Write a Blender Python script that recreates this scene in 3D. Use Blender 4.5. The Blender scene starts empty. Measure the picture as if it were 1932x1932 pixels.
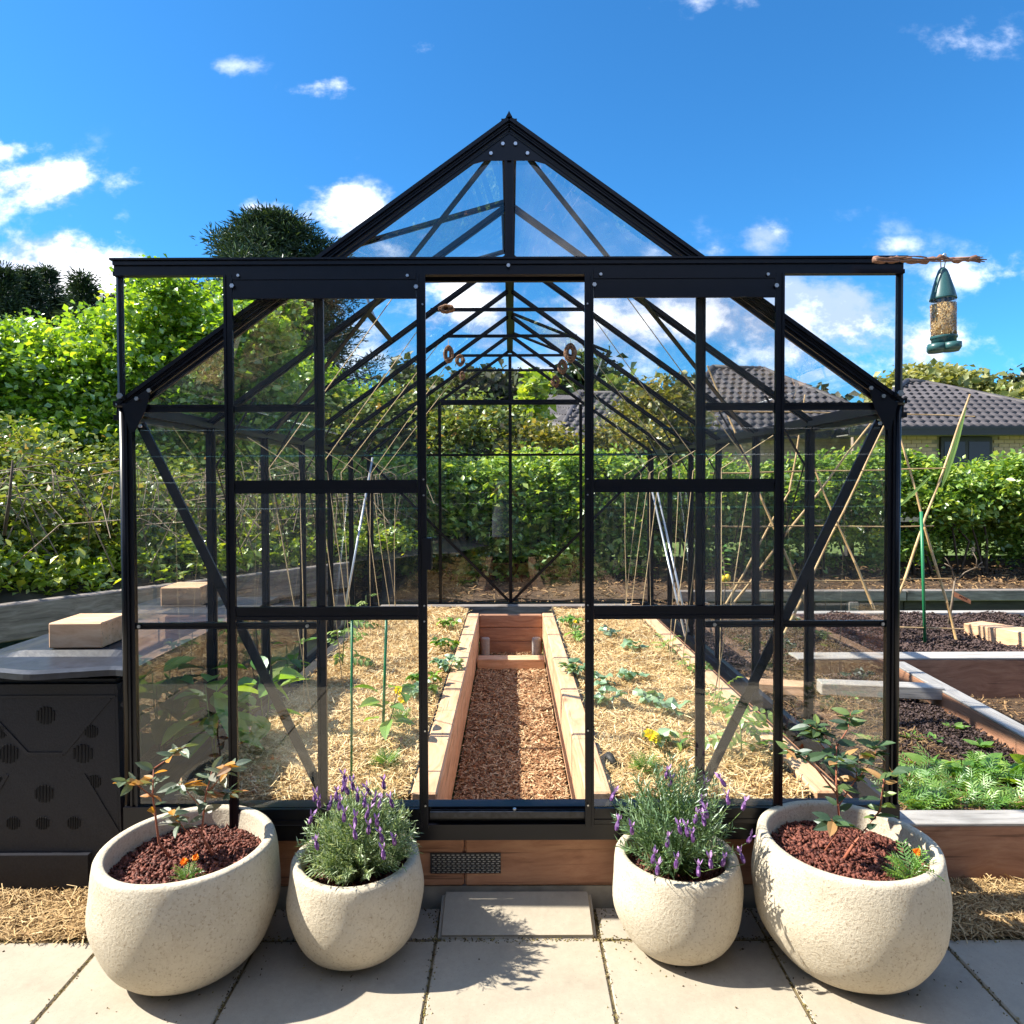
import bpy, bmesh, math, random
import numpy as np
from mathutils import Vector, Matrix
random.seed(7)
rng = np.random.default_rng(11)
S = bpy.context.scene
COL = S.collection

# ------------------------------------------------------------------ camera
F_PX, H = 1310.0, 1.39
PITCH, ROLL = math.atan(.0206), math.radians(.2)
fw = Vector((0, math.cos(PITCH), -math.sin(PITCH)))
up = Vector((0, math.sin(PITCH), math.cos(PITCH)))
ri = Vector((1, 0, 0))
RR = ri*math.cos(ROLL) - up*math.sin(ROLL)
UU = up*math.cos(ROLL) + ri*math.sin(ROLL)
cam = bpy.data.cameras.new('camera'); camo = bpy.data.objects.new('camera', cam); COL.objects.link(camo)
cam.sensor_width = 36; cam.lens = 36*F_PX/1932
cam.shift_x = 3/1932; cam.shift_y = -29/1932
cam.clip_start = .05; cam.clip_end = 2000
M = Matrix.Identity(4)
for i, a in enumerate((RR, UU, -fw)):
    for j in range(3): M[j][i] = a[j]
M[2][3] = H
camo.matrix_world = M
S.camera = camo

def ray(u, v):
    return RR*((u-963)/F_PX) + UU*((937-v)/F_PX) + fw
def at(u, v, Y):
    "place measured in the photograph (u, v) at distance Y in front of the camera"
    d = ray(u, v); t = Y/d.y
    return Vector((d.x*t, Y, H+d.z*t))
def gz(u, v, z):
    "place measured in the photograph (u, v) on a level surface of height z"
    d = ray(u, v); t = (z-H)/d.z
    return Vector((d.x*t, d.y*t, z))

# ------------------------------------------------------------------ world, sun, exposure
SUN = Vector((-1.0, .015, 1.0)).normalized()
elev = math.asin(SUN.z); azim = math.atan2(SUN.x, SUN.y)
W = bpy.data.worlds.new('World'); S.world = W; W.use_nodes = True
nt = W.node_tree; nt.nodes.clear()
def N(nt, t, **k):
    n = nt.nodes.new(t)
    for a, b in k.items():
        if a.startswith('i_'):
            key = a[2:]
            n.inputs[int(key) if key.isdigit() else key.replace('_', ' ')].default_value = b
        else: setattr(n, a, b)
    return n
def Mth(nt, op, a, b=None, clamp=False):
    n = nt.nodes.new('ShaderNodeMath'); n.operation = op; n.use_clamp = clamp
    for i, x in enumerate((a, b)):
        if x is None: continue
        if isinstance(x, (int, float)): n.inputs[i].default_value = x
        else: nt.links.new(x, n.inputs[i])
    return n.outputs[0]
L = nt.links.new
sky = N(nt, 'ShaderNodeTexSky', sky_type='NISHITA', sun_disc=False, sun_elevation=elev, sun_rotation=azim % (2*math.pi),
        altitude=50, air_density=1.0, dust_density=.3, ozone_density=2.2)
tint = N(nt, 'ShaderNodeMix', data_type='RGBA', blend_type='MULTIPLY'); tint.inputs[0].default_value = 1
tint.inputs[7].default_value = (.13, .385, .57, 1)
L(sky.outputs[0], tint.inputs[6])
gd = N(nt, 'ShaderNodeTexCoord'); sep = N(nt, 'ShaderNodeSeparateXYZ'); L(gd.outputs['Generated'], sep.inputs[0])
X, Y_, Z = sep.outputs
ysafe = Mth(nt, 'MAXIMUM', Mth(nt, 'ABSOLUTE', Y_), .05)
ax = Mth(nt, 'DIVIDE', X, ysafe); az = Mth(nt, 'DIVIDE', Z, ysafe)
# individual clouds: centre and size as directions in the sky
blobs = [(85,515,175,75,1.15),(75,350,120,45,.95),(25,290,80,30,.7),(620,178,62,20,.55),(822,95,34,18,.42),(450,135,50,16,.3),(712,62,20,16,.3),
         (660,402,75,45,.95),(500,392,75,16,.6),(740,470,70,50,.45),(1440,462,50,32,.75),(1345,480,40,16,.5),
         (880,600,150,90,.9),(1130,640,170,75,.9),(1290,600,160,90,.9),(1540,590,190,85,.95),(1690,655,200,55,.8),(1860,520,170,34,.62),
         (1640,520,90,35,.6),(1880,660,130,30,.55),(1680,470,60,14,.5),(700,640,160,70,.55),(1400,650,200,70,.5),(1370,20,90,45,.34),(1240,15,35,30,.3),(1850,100,110,45,.32),
         (1010,700,160,40,.7),(330,640,200,70,.3),(2350,560,300,90,.9),(-350,560,300,110,.9),(2800,300,240,80,.6),(-700,250,260,70,.6)]  # blobs beyond the frame sides are unseen clouds added for more fill light
tot = None
for (u, v, ru, rv, s) in blobs:
    cx, cz = (u-963)/F_PX, (910-v)/F_PX
    dx = Mth(nt, 'DIVIDE', Mth(nt, 'SUBTRACT', ax, cx), ru*1.2/F_PX)
    dz = Mth(nt, 'DIVIDE', Mth(nt, 'SUBTRACT', az, cz), rv*1.2/F_PX)
    r2 = Mth(nt, 'ADD', Mth(nt, 'MULTIPLY', dx, dx), Mth(nt, 'MULTIPLY', dz, dz))
    g = Mth(nt, 'MULTIPLY', Mth(nt, 'EXPONENT', Mth(nt, 'MULTIPLY', r2, -.8)), s)
    tot = g if tot is None else Mth(nt, 'MAXIMUM', tot, g)
# scattered cumulus outside the camera's view, added to raise the fill light
n3 = N(nt, 'ShaderNodeTexNoise', noise_dimensions='3D'); n3.inputs['Scale'].default_value = 3.2; n3.inputs['Detail'].default_value = 8; n3.inputs['Roughness'].default_value = .58
L(gd.outputs['Generated'], n3.inputs['Vector'])
mo = N(nt, 'ShaderNodeMapRange', interpolation_type='SMOOTHSTEP'); mo.inputs[1].default_value = .46; mo.inputs[2].default_value = .60; L(n3.outputs[0], mo.inputs[0])
ma = N(nt, 'ShaderNodeMapRange', interpolation_type='SMOOTHSTEP'); ma.inputs[1].default_value = .66; ma.inputs[2].default_value = .50; L(Y_, ma.inputs[0])
outc = Mth(nt, 'MULTIPLY', mo.outputs[0], ma.outputs[0])
cmb = N(nt, 'ShaderNodeCombineXYZ'); L(ax, cmb.inputs[0]); L(Mth(nt, 'MULTIPLY', az, 1.5), cmb.inputs[1]); L(Y_, cmb.inputs[2])
n1 = N(nt, 'ShaderNodeTexNoise', noise_dimensions='3D'); n1.inputs['Scale'].default_value = 8; n1.inputs['Detail'].default_value = 9; n1.inputs['Roughness'].default_value = .6
L(cmb.outputs[0], n1.inputs['Vector'])
n2 = N(nt, 'ShaderNodeTexNoise', noise_dimensions='3D'); n2.inputs['Scale'].default_value = 3; n2.inputs['Detail'].default_value = 4
L(cmb.outputs[0], n2.inputs['Vector'])
dens = Mth(nt, 'ADD', tot, Mth(nt, 'MULTIPLY', Mth(nt, 'SUBTRACT', n1.outputs[0], .5), 2.9))
mr = N(nt, 'ShaderNodeMapRange', interpolation_type='SMOOTHSTEP'); mr.inputs[1].default_value = .32; mr.inputs[2].default_value = .95
L(dens, mr.inputs[0])
cover = Mth(nt, 'MAXIMUM', Mth(nt, 'MULTIPLY', mr.outputs[0], Mth(nt, 'MINIMUM', Mth(nt, 'MULTIPLY', tot, 1.3), 1.0)), outc)
cc = N(nt, 'ShaderNodeMix', data_type='RGBA'); cc.inputs[6].default_value = (1.5, 1.95, 2.9, 1); cc.inputs[7].default_value = (5.6, 5.6, 5.8, 1)
L(Mth(nt, 'MULTIPLY', Mth(nt, 'SUBTRACT', Mth(nt, 'ADD', n2.outputs[0], Mth(nt,'MULTIPLY',Mth(nt, 'SUBTRACT', n1.outputs[0], .5),1.2)), .42), 4.0, True), cc.inputs[0])
mx = N(nt, 'ShaderNodeMix', data_type='RGBA')
L(cover, mx.inputs[0]); L(tint.outputs[2], mx.inputs[6]); L(cc.outputs[2], mx.inputs[7])
bg = N(nt, 'ShaderNodeBackground'); bg.inputs[1].default_value = .12
L(mx.outputs[2], bg.inputs[0]); wo = N(nt, 'ShaderNodeOutputWorld'); L(bg.outputs[0], wo.inputs[0])

sl = bpy.data.lights.new('sun', 'SUN'); so = bpy.data.objects.new('sun', sl); COL.objects.link(so)
sl.energy = 3.3; sl.angle = math.radians(.53); sl.color = (1.0, .93, .80)
so.rotation_euler = SUN.to_track_quat('Z', 'Y').to_euler(); so.location = (-8, 2, 9)
vs = S.view_settings; vs.view_transform = 'Standard'; vs.look = 'None'; vs.gamma = 1; vs.use_curve_mapping = False
vs.exposure = 1.78
S.cycles.transparent_max_bounces = 40; S.cycles.max_bounces = 8; S.cycles.diffuse_bounces = 4; S.cycles.glossy_bounces = 4
S.cycles.caustics_reflective = False; S.cycles.caustics_refractive = False

# ------------------------------------------------------------------ materials
MATS = {}
def mat(name):
    m = bpy.data.materials.new(name); m.use_nodes = True
    t = m.node_tree; b = t.nodes['Principled BSDF']; MATS[name] = m
    return m, t, b
def ramp(t, fac, stops):
    r = t.nodes.new('ShaderNodeValToRGB'); cr = r.color_ramp
    while len(cr.elements) < len(stops): cr.elements.new(.5)
    for e, (p, c) in zip(cr.elements, stops): e.position = p; e.color = (*c, 1)
    t.links.new(fac, r.inputs[0]); return r.outputs[0]
def noise(t, scale, vec=None, detail=4, rough=.55, stretch=None, coord='Object'):
    tc = t.nodes.new('ShaderNodeTexCoord'); src = tc.outputs[coord]
    if stretch:
        mp = t.nodes.new('ShaderNodeMapping'); mp.inputs['Scale'].default_value = stretch; t.links.new(src, mp.inputs[0]); src = mp.outputs[0]
    n = t.nodes.new('ShaderNodeTexNoise'); n.inputs['Scale'].default_value = scale; n.inputs['Detail'].default_value = detail; n.inputs['Roughness'].default_value = rough
    t.links.new(src, n.inputs['Vector']); return n.outputs[0]
def bump(t, b, h, s=.3, d=.01):
    n = t.nodes.new('ShaderNodeBump'); n.inputs['Strength'].default_value = s; n.inputs['Distance'].default_value = d
    t.links.new(h, n.inputs['Height']); t.links.new(n.outputs[0], b.inputs['Normal'])
def mixc(t, fac, a, c, mode='MIX'):
    m = t.nodes.new('ShaderNodeMix'); m.data_type = 'RGBA'; m.blend_type = mode
    if isinstance(fac, (int, float)): m.inputs[0].default_value = fac
    else: t.links.new(fac, m.inputs[0])
    for i, x in ((6, a), (7, c)):
        if isinstance(x, tuple): m.inputs[i].default_value = (*x, 1)
        else: t.links.new(x, m.inputs[i])
    return m.outputs[2]

def wood(name, c0, c1, c2, knots=True, rough=.75):
    m, t, b = mat(name)
    oi = t.nodes.new('ShaderNodeObjectInfo')
    tc = t.nodes.new('ShaderNodeTexCoord')
    add = t.nodes.new('ShaderNodeVectorMath'); add.operation = 'ADD'
    sc = t.nodes.new('ShaderNodeVectorMath'); sc.operation = 'SCALE'; sc.inputs['Scale'].default_value = 13
    cb = t.nodes.new('ShaderNodeCombineXYZ')
    for i in range(3): t.links.new(oi.outputs['Random'], cb.inputs[i])
    t.links.new(cb.outputs[0], sc.inputs[0]); t.links.new(tc.outputs['Object'], add.inputs[0]); t.links.new(sc.outputs[0], add.inputs[1])
    mp = t.nodes.new('ShaderNodeMapping'); mp.inputs['Scale'].default_value = (1.2, 14, 14); t.links.new(add.outputs[0], mp.inputs[0])
    warp = t.nodes.new('ShaderNodeTexNoise'); warp.inputs['Scale'].default_value = 2.2; t.links.new(add.outputs[0], warp.inputs['Vector'])
    wadd = t.nodes.new('ShaderNodeVectorMath'); wadd.operation = 'ADD'
    wsc = t.nodes.new('ShaderNodeVectorMath'); wsc.operation = 'SCALE'; wsc.inputs['Scale'].default_value = 2.2
    t.links.new(warp.outputs['Color'], wsc.inputs[0]); t.links.new(mp.outputs[0], wadd.inputs[0]); t.links.new(wsc.outputs[0], wadd.inputs[1])
    n = t.nodes.new('ShaderNodeTexNoise'); n.inputs['Scale'].default_value = 2.4; n.inputs['Detail'].default_value = 7; n.inputs['Roughness'].default_value = .65
    t.links.new(wadd.outputs[0], n.inputs['Vector'])
    col = ramp(t, n.outputs[0], [(.28, c0), (.5, c1), (.72, c2)])
    if knots:
        vo = t.nodes.new('ShaderNodeTexVoronoi'); vo.inputs['Scale'].default_value = 1.0
        mp2 = t.nodes.new('ShaderNodeMapping'); mp2.inputs['Scale'].default_value = (2.2, 3.2, 3.2); t.links.new(add.outputs[0], mp2.inputs[0]); t.links.new(mp2.outputs[0], vo.inputs['Vector'])
        kn = ramp(t, vo.outputs['Distance'], [(.04, (1, 1, 1)), (.10, (.35, .35, .35)), (.17, (0, 0, 0))])
        kf = t.nodes.new('ShaderNodeMath'); kf.operation = 'MULTIPLY'; kf.inputs[1].default_value = .75; t.links.new(kn, kf.inputs[0])
        col = mixc(t, kf.outputs[0], col, tuple(x*.3 for x in c0))
    mp3 = t.nodes.new('ShaderNodeMapping'); mp3.inputs['Scale'].default_value = (1.6, 55, 55); t.links.new(add.outputs[0], mp3.inputs[0])
    cr = t.nodes.new('ShaderNodeTexNoise'); cr.inputs['Scale'].default_value = 1.6; cr.inputs['Detail'].default_value = 5; t.links.new(mp3.outputs[0], cr.inputs['Vector'])
    col = mixc(t, ramp(t, cr.outputs[0], [(.60, (0, 0, 0)), (.70, (.65, .65, .65))]), col, tuple(x*.35 for x in c0))
    big = noise(t, 3.5, detail=2)
    col = mixc(t, .35, col, ramp(t, big, [(.3, (.55, .55, .55)), (.7, (1.25, 1.22, 1.2))]), 'MULTIPLY')
    t.links.new(col, b.inputs['Base Color']); b.inputs['Roughness'].default_value = rough
    bump(t, b, n.outputs[0], .5, .004)
    return m
wood('fresh_timber', (.56, .30, .16), (.72, .44, .26), (.82, .56, .36))
wood('pink_timber', (.28, .13, .075), (.40, .20, .12), (.50, .28, .17))
wood('grey_timber', (.11, .095, .085), (.24, .21, .19), (.38, .345, .32))
wood('pale_grey_timber', (.30, .28, .26), (.42, .40, .38), (.52, .49, .45))
wood('dark_fence_wood', (.018, .017, .018), (.04, .037, .036), (.07, .065, .06))
wood('driftwood', (.14, .07, .045), (.27, .14, .09), (.38, .22, .15), knots=False)
wood('bamboo', (.42, .25, .10), (.56, .37, .17), (.66, .48, .26), knots=False, rough=.5)

def simple(name, c, rough=.6, metal=0, var=0, vscale=20, spec=.5, bmp=0):
    m, t, b = mat(name)
    b.inputs['Roughness'].default_value = rough; b.inputs['Metallic'].default_value = metal
    b.inputs['Specular IOR Level'].default_value = spec
    if var:
        n = noise(t, vscale)
        col = ramp(t, n, [(.3, tuple(x*(1-var) for x in c)), (.7, tuple(min(1, x*(1+var)) for x in c))])
        t.links.new(col, b.inputs['Base Color'])
        if bmp: bump(t, b, n, bmp, .01)
    else: b.inputs['Base Color'].default_value = (*c, 1)
    return m
simple('black_metal', (.0035, .004, .008), .32, 0, .25, 25, spec=.35)
simple('black_metal_worn', (.02, .021, .026), .38, 0, .8, 60)
simple('bolt_steel', (.6, .6, .6), .3, 1)
simple('bin_plastic', (.016, .017, .024), .5, 0, .2, 160, spec=.25, bmp=.12)
simple('bin_lid_plastic', (.024, .028, .04), .4, 0, .35, 30, bmp=.1)
simple('slot_dark', (.004, .004, .005), .9)
simple('feeder_green', (.03, .10, .105), .35)
simple('stake_green', (.02, .20, .08), .4)
simple('twine', (.50, .38, .22), .9, 0, .3, 60)
simple('steel_wire', (.55, .62, .60), .4, .6)
simple('alu_pole', (.55, .57, .6), .35, .7)
simple('dried_brown', (.24, .13, .075), .85, 0, .5, 60, bmp=.5)
simple('soil', (.045, .028, .02), .95, 0, .5, 30, bmp=.6)
simple('black_liner', (.015, .015, .017), .6)
simple('concrete_kerb', (.36, .33, .28), .85, 0, .2, 18, bmp=.2)
simple('seed', (.75, .42, .16), .7, 0, .6, 320, bmp=.6)
simple('brick_cream', (.58, .39, .28), .85, 0, .12, 5)
simple('mortar', (.38, .29, .23), .9)
simple('roof_tile', (.075, .066, .070), .6, 0, .35, 3)
simple('fascia', (.02, .02, .024), .5)
simple('soffit', (.20, .19, .17), .8)
simple('window_glass', (.02, .025, .03), .08)
simple('white_card', (.75, .75, .74), .6)
simple('orange_tag', (.60, .25, .12), .6)
simple('tag_print', (.12, .04, .02), .6)
simple('yellow_petal', (.95, .72, .01), .6, 0, .15, 200)
simple('orange_petal', (.85, .28, .01), .6, 0, .2, 200)
simple('purple_bract', (.36, .20, .44), .6, 0, .3, 300)
simple('purple_spike', (.10, .03, .16), .7, 0, .4, 300)
simple('lemon', (.85, .60, .03), .5)
simple('bark', (.09, .065, .045), .9, 0, .4, 12, bmp=.6)
simple('pale_bark', (.22, .17, .12), .9, 0, .4, 30, bmp=.3)
simple('green_stem', (.12, .20, .05), .6)
simple('red_stem', (.36, .12, .07), .6)
simple('bank_soil', (.035, .03, .018), .95, 0, .4, 3)
simple('weatherboard', (.27, .27, .28), .6, 0, .1, 3)
simple('skin', (.55, .33, .24), .5)
simple('dress', (.42, .47, .56), .8, 0, .15, 15)
simple('hair', (.12, .06, .03), .6)
simple('phone_black', (.01, .01, .012), .25)

# lawn
m, t, b = mat('lawn'); n = noise(t, 3, detail=6); t.links.new(ramp(t, n, [(.3, (.07, .11, .02)), (.7, (.15, .21, .04))]), b.inputs['Base Color']); b.inputs['Roughness'].default_value = .9
# paving
m, t, b = mat('paving_stone')
oi = t.nodes.new('ShaderNodeObjectInfo')
n = noise(t, 2.6, detail=8, rough=.7, coord='Object'); n2_ = noise(t, 60, detail=5, rough=.8)
col = ramp(t, n, [(.25, (.27, .24, .195)), (.45, (.37, .33, .265)), (.6, (.41, .365, .295)), (.78, (.47, .42, .345))])
st = noise(t, 1.1, detail=9, rough=.75)
col = mixc(t, ramp(t, st, [(.55, (0, 0, 0)), (.68, (.45, .45, .45))]), col, (.24, .19, .13))
sp_ = noise(t, 300, detail=2)
col = mixc(t, ramp(t, sp_, [(.66, (0, 0, 0)), (.74, (.6, .6, .6))]), col, (.16, .12, .08))
col = mixc(t, .18, col, ramp(t, n2_, [(.35, (.6, .6, .6)), (.65, (1.2, 1.2, 1.2))]), 'MULTIPLY')
col = mixc(t, .5, col, ramp(t, oi.outputs['Random'], [(0, (.86, .88, .93)), (1, (1.06, 1.02, .95))]), 'MULTIPLY')
t.links.new(col, b.inputs['Base Color']); b.inputs['Roughness'].default_value = .72; bump(t, b, n2_, .12, .004)
# pot stone
m, t, b = mat('pot_stone')
n = noise(t, 6, detail=5); n2_ = noise(t, 130, detail=6, rough=.7); n3 = noise(t, 45, detail=3)
col = ramp(t, n, [(.3, (.52, .455, .345)), (.7, (.63, .565, .45))])
col = mixc(t, ramp(t, n2_, [(.54, (0, 0, 0)), (.66, (.7, .7, .7))]), col, (.27, .19, .12))
vp = t.nodes.new('ShaderNodeTexVoronoi'); vp.inputs['Scale'].default_value = 75; tcp = t.nodes.new('ShaderNodeTexCoord'); t.links.new(tcp.outputs['Object'], vp.inputs['Vector'])
col = mixc(t, ramp(t, vp.outputs['Distance'], [(.10, (.5, .5, .5)), (.28, (0, 0, 0))]), col, (.66, .60, .50))
col = mixc(t, ramp(t, n3, [(.6, (0, 0, 0)), (.75, (.35, .35, .35))]), col, (.36, .27, .17))
dn = noise(t, 5, detail=8, rough=.8, stretch=(1, 1, .45)); col = mixc(t, ramp(t, dn, [(.56, (0, 0, 0)), (.72, (.5, .5, .5))]), col, (.34, .25, .16))
t.links.new(col, b.inputs['Base Color']); b.inputs['Roughness'].default_value = .8; bump(t, b, n2_, .6, .006)

def bits(name, stops, rough=.8, spec=.3):
    "material of scattered pieces: each piece carries its own tone"
    m, t, b = mat(name)
    a = t.nodes.new('ShaderNodeAttribute'); a.attribute_name = 'rnd'
    t.links.new(ramp(t, a.outputs['Fac'], stops), b.inputs['Base Color']); b.inputs['Roughness'].default_value = rough
    b.inputs['Specular IOR Level'].default_value = spec
bits('straw', [(0, (.34, .19, .07)), (.3, (.60, .40, .17)), (.7, (.80, .60, .31)), (1, (.90, .75, .48))], .6)
bits('path_bark', [(0, (.22, .09, .04)), (.5, (.46, .26, .13)), (1, (.76, .57, .35))])
bits('red_bark', [(0, (.045, .013, .010)), (.5, (.125, .038, .027)), (1, (.25, .09, .062))], .6)
bits('black_bark', [(0, (.022, .014, .012)), (.5, (.06, .038, .034)), (1, (.13, .09, .085))])
bits('garden_mulch', [(0, (.06, .03, .014)), (.5, (.16, .09, .042)), (1, (.36, .23, .11))])
bits('grit', [(0, (.05, .035, .02)), (.4, (.14, .10, .05)), (.7, (.26, .22, .06)), (1, (.45, .36, .22))])
bits('dry_grass', [(0, (.24, .14, .06)), (.5, (.46, .31, .14)), (1, (.64, .47, .26))])

def surf(name, stops, scale=25):
    m, t, b = mat(name); n = noise(t, scale, detail=8, rough=.75)
    t.links.new(ramp(t, n, stops), b.inputs['Base Color']); b.inputs['Roughness'].default_value = .95; bump(t, b, n, .8, .02)
surf('straw_ground', [(.3, (.20, .10, .04)), (.5, (.45, .28, .12)), (.7, (.66, .46, .22))], 45)
surf('path_ground', [(.3, (.09, .04, .02)), (.7, (.32, .18, .09))], 55)
surf('bark_ground', [(.3, (.016, .011, .010)), (.7, (.07, .045, .04))], 50)
surf('mulch_ground', [(.3, (.035, .02, .011)), (.7, (.13, .078, .04))], 40)
surf('dry_ground', [(.3, (.20, .12, .05)), (.7, (.44, .30, .14))], 40)
surf('joint_grit', [(.35, (.05, .04, .02)), (.5, (.17, .13, .06)), (.7, (.30, .24, .14))], 30)
surf('red_ground', [(.3, (.035, .014, .01)), (.7, (.13, .05, .035))], 70)

def leafmat(name, stops, trans=.45, gloss=.10, rough=.4):
    m = bpy.data.materials.new(name); m.use_nodes = True; MATS[name] = m
    t = m.node_tree; t.nodes.clear()
    a = t.nodes.new('ShaderNodeAttribute'); a.attribute_name = 'rnd'
    c = ramp(t, a.outputs['Fac'], stops)
    d = t.nodes.new('ShaderNodeBsdfDiffuse'); tr = t.nodes.new('ShaderNodeBsdfTranslucent'); g = t.nodes.new('ShaderNodeBsdfGlossy')
    g.inputs['Roughness'].default_value = rough; g.inputs['Color'].default_value = (.9, .95, 1, 1)
    t.links.new(c, d.inputs[0])
    t.links.new(mixc(t, 1.0, c, (1.5, 1.35, .5), 'MULTIPLY'), tr.inputs[0])
    m1 = t.nodes.new('ShaderNodeMixShader'); m1.inputs[0].default_value = trans; t.links.new(d.outputs[0], m1.inputs[1]); t.links.new(tr.outputs[0], m1.inputs[2])
    m2 = t.nodes.new('ShaderNodeMixShader'); m2.inputs[0].default_value = gloss; t.links.new(m1.outputs[0], m2.inputs[1]); t.links.new(g.outputs[0], m2.inputs[2])
    o = t.nodes.new('ShaderNodeOutputMaterial'); t.links.new(m2.outputs[0], o.inputs[0])
    return m
leafmat('maple_leaf', [(0, (0.094, 0.213, 0.021)), (0.5, (0.229, 0.425, 0.031)), (0.85, (0.374, 0.562, 0.052)), (1, (0.478, 0.575, 0.083))], .5)
leafmat('bramble_leaf', [(0, (0.075, 0.125, 0.026)), (0.6, (0.188, 0.263, 0.052)), (0.9, (0.338, 0.388, 0.104)), (1, (0.375, 0.225, 0.13))], .35, .06)
leafmat('shrub_leaf', [(0, (0.161, 0.276, 0.018)), (0.6, (0.345, 0.494, 0.036)), (1, (0.598, 0.621, 0.084))], .45)
leafmat('hedge_leaf', [(0, (0.084, 0.182, 0.029)), (0.6, (0.238, 0.403, 0.058)), (1, (0.499, 0.598, 0.137))], .42, .06, .42)
leafmat('pine_needle', [(0, (0.016, 0.035, 0.02)), (0.6, (0.04, 0.072, 0.037)), (1, (0.088, 0.136, 0.068))], .15, .04)
leafmat('hill_leaf', [(0, (0.045, 0.06, 0.033)), (0.6, (0.09, 0.112, 0.06)), (1, (0.18, 0.165, 0.12))], .2, .02)
leafmat('pale_tree_leaf', [(0, (0.14, 0.168, 0.052)), (0.6, (0.266, 0.28, 0.104)), (1, (0.42, 0.406, 0.182))], .35, .03)
leafmat('olive_leaf', [(0, (0.108, 0.135, 0.021)), (0.6, (0.23, 0.23, 0.042)), (1, (0.446, 0.351, 0.084))], .35, .06)
leafmat('pepper_leaf', [(0, (.07, .22, .025)), (.6, (.17, .38, .05)), (1, (.34, .50, .08))], .5, .07, .45)
leafmat('blue_leaf', [(0, (0.114, 0.228, 0.098)), (0.6, (0.228, 0.38, 0.203)), (1, (0.361, 0.494, 0.3))], .25, .10)
leafmat('tomato_leaf', [(0, (.10, .20, .03)), (.6, (.20, .34, .07)), (1, (.34, .46, .13))], .4, .06)
leafmat('marigold_leaf', [(0, (.06, .17, .02)), (.6, (.16, .34, .04)), (1, (.32, .46, .09))], .35, .08)
leafmat('lavender_leaf', [(0, (0.168, 0.264, 0.108)), (0.5, (0.336, 0.456, 0.24)), (1, (0.576, 0.672, 0.48))], .25, .06)
leafmat('lavender_leaf_dark', [(0, (0.065, 0.135, 0.065)), (0.5, (0.143, 0.257, 0.117)), (1, (0.286, 0.419, 0.221))], .25, .08)
leafmat('blueberry_leaf', [(0, (.06, .10, .06)), (.35, (.16, .22, .13)), (.6, (.30, .26, .24)), (.8, (.50, .24, .03)), (1, (.62, .30, .10))], .4, .05, .5)
leafmat('blueberry_leaf_dark', [(0, (0.03, 0.068, 0.038)), (0.5, (0.068, 0.135, 0.053)), (0.82, (0.21, 0.3, 0.075)), (1, (0.51, 0.3, 0.12))], .35, .05, .5)

# glass: clear, with the reflection of a smooth pane and a thin film of dust
def glass(name, tint_, dust):
    m = bpy.data.materials.new(name); m.use_nodes = True; MATS[name] = m
    t = m.node_tree; t.nodes.clear()
    tr = t.nodes.new('ShaderNodeBsdfTransparent'); tr.inputs[0].default_value = (*tint_, 1)
    g = t.nodes.new('ShaderNodeBsdfGlossy'); g.inputs['Roughness'].default_value = 0.0
    fr = t.nodes.new('ShaderNodeFresnel'); fr.inputs['IOR'].default_value = 1.5
    geo = t.nodes.new('ShaderNodeNewGeometry')
    ior = t.nodes.new('ShaderNodeMix'); ior.data_type = 'FLOAT'; t.links.new(geo.outputs['Backfacing'], ior.inputs[0]); ior.inputs[2].default_value = 1.5; ior.inputs[3].default_value = 1/1.5
    # inner face of the pane: light that got in leaves again, so use the same low reflectance on both sides
    ly = t.nodes.new('ShaderNodeLayerWeight'); 
    d = t.nodes.new('ShaderNodeBsdfDiffuse'); d.inputs[0].default_value = (.75, .76, .74, 1)
    nn = noise(t, 3, detail=6, rough=.7, stretch=(4, 4, .8))
    df = ramp(t, nn, [(.45, (dust*.25,)*3), (.75, (dust*2.0,)*3)])
    m1 = t.nodes.new('ShaderNodeMixShader'); t.links.new(df, m1.inputs[0]); t.links.new(tr.outputs[0], m1.inputs[1]); t.links.new(d.outputs[0], m1.inputs[2])
    m2 = t.nodes.new('ShaderNodeMixShader'); t.links.new(fr.outputs[0], m2.inputs[0]); t.links.new(m1.outputs[0], m2.inputs[1]); t.links.new(g.outputs[0], m2.inputs[2])
    # back faces of the thin box are left plainly clear so that the pane reflects as one sheet would from either side
    m3 = t.nodes.new('ShaderNodeMixShader'); t.links.new(geo.outputs['Backfacing'], m3.inputs[0]); t.links.new(m2.outputs[0], m3.inputs[1]); 
    tr2 = t.nodes.new('ShaderNodeBsdfTransparent'); tr2.inputs[0].default_value = (1, 1, 1, 1); t.links.new(tr2.outputs[0], m3.inputs[2])
    o = t.nodes.new('ShaderNodeOutputMaterial'); t.links.new(m3.outputs[0], o.inputs[0])
    # strengthen: a pane has two reflecting faces
    den = Mth(t, 'ADD', fr.outputs[0], 1.0); rf = Mth(t, 'DIVIDE', Mth(t, 'MULTIPLY', fr.outputs[0], 2.0), den)
    t.links.new(Mth(t, 'MINIMUM', rf, .22), m2.inputs[0])
    t.nodes.remove(ior); t.nodes.remove(ly)
glass('pane_glass', (.99, .998, .995), .004)
glass('feeder_clear', (.9, .92, .92), .03)

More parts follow.
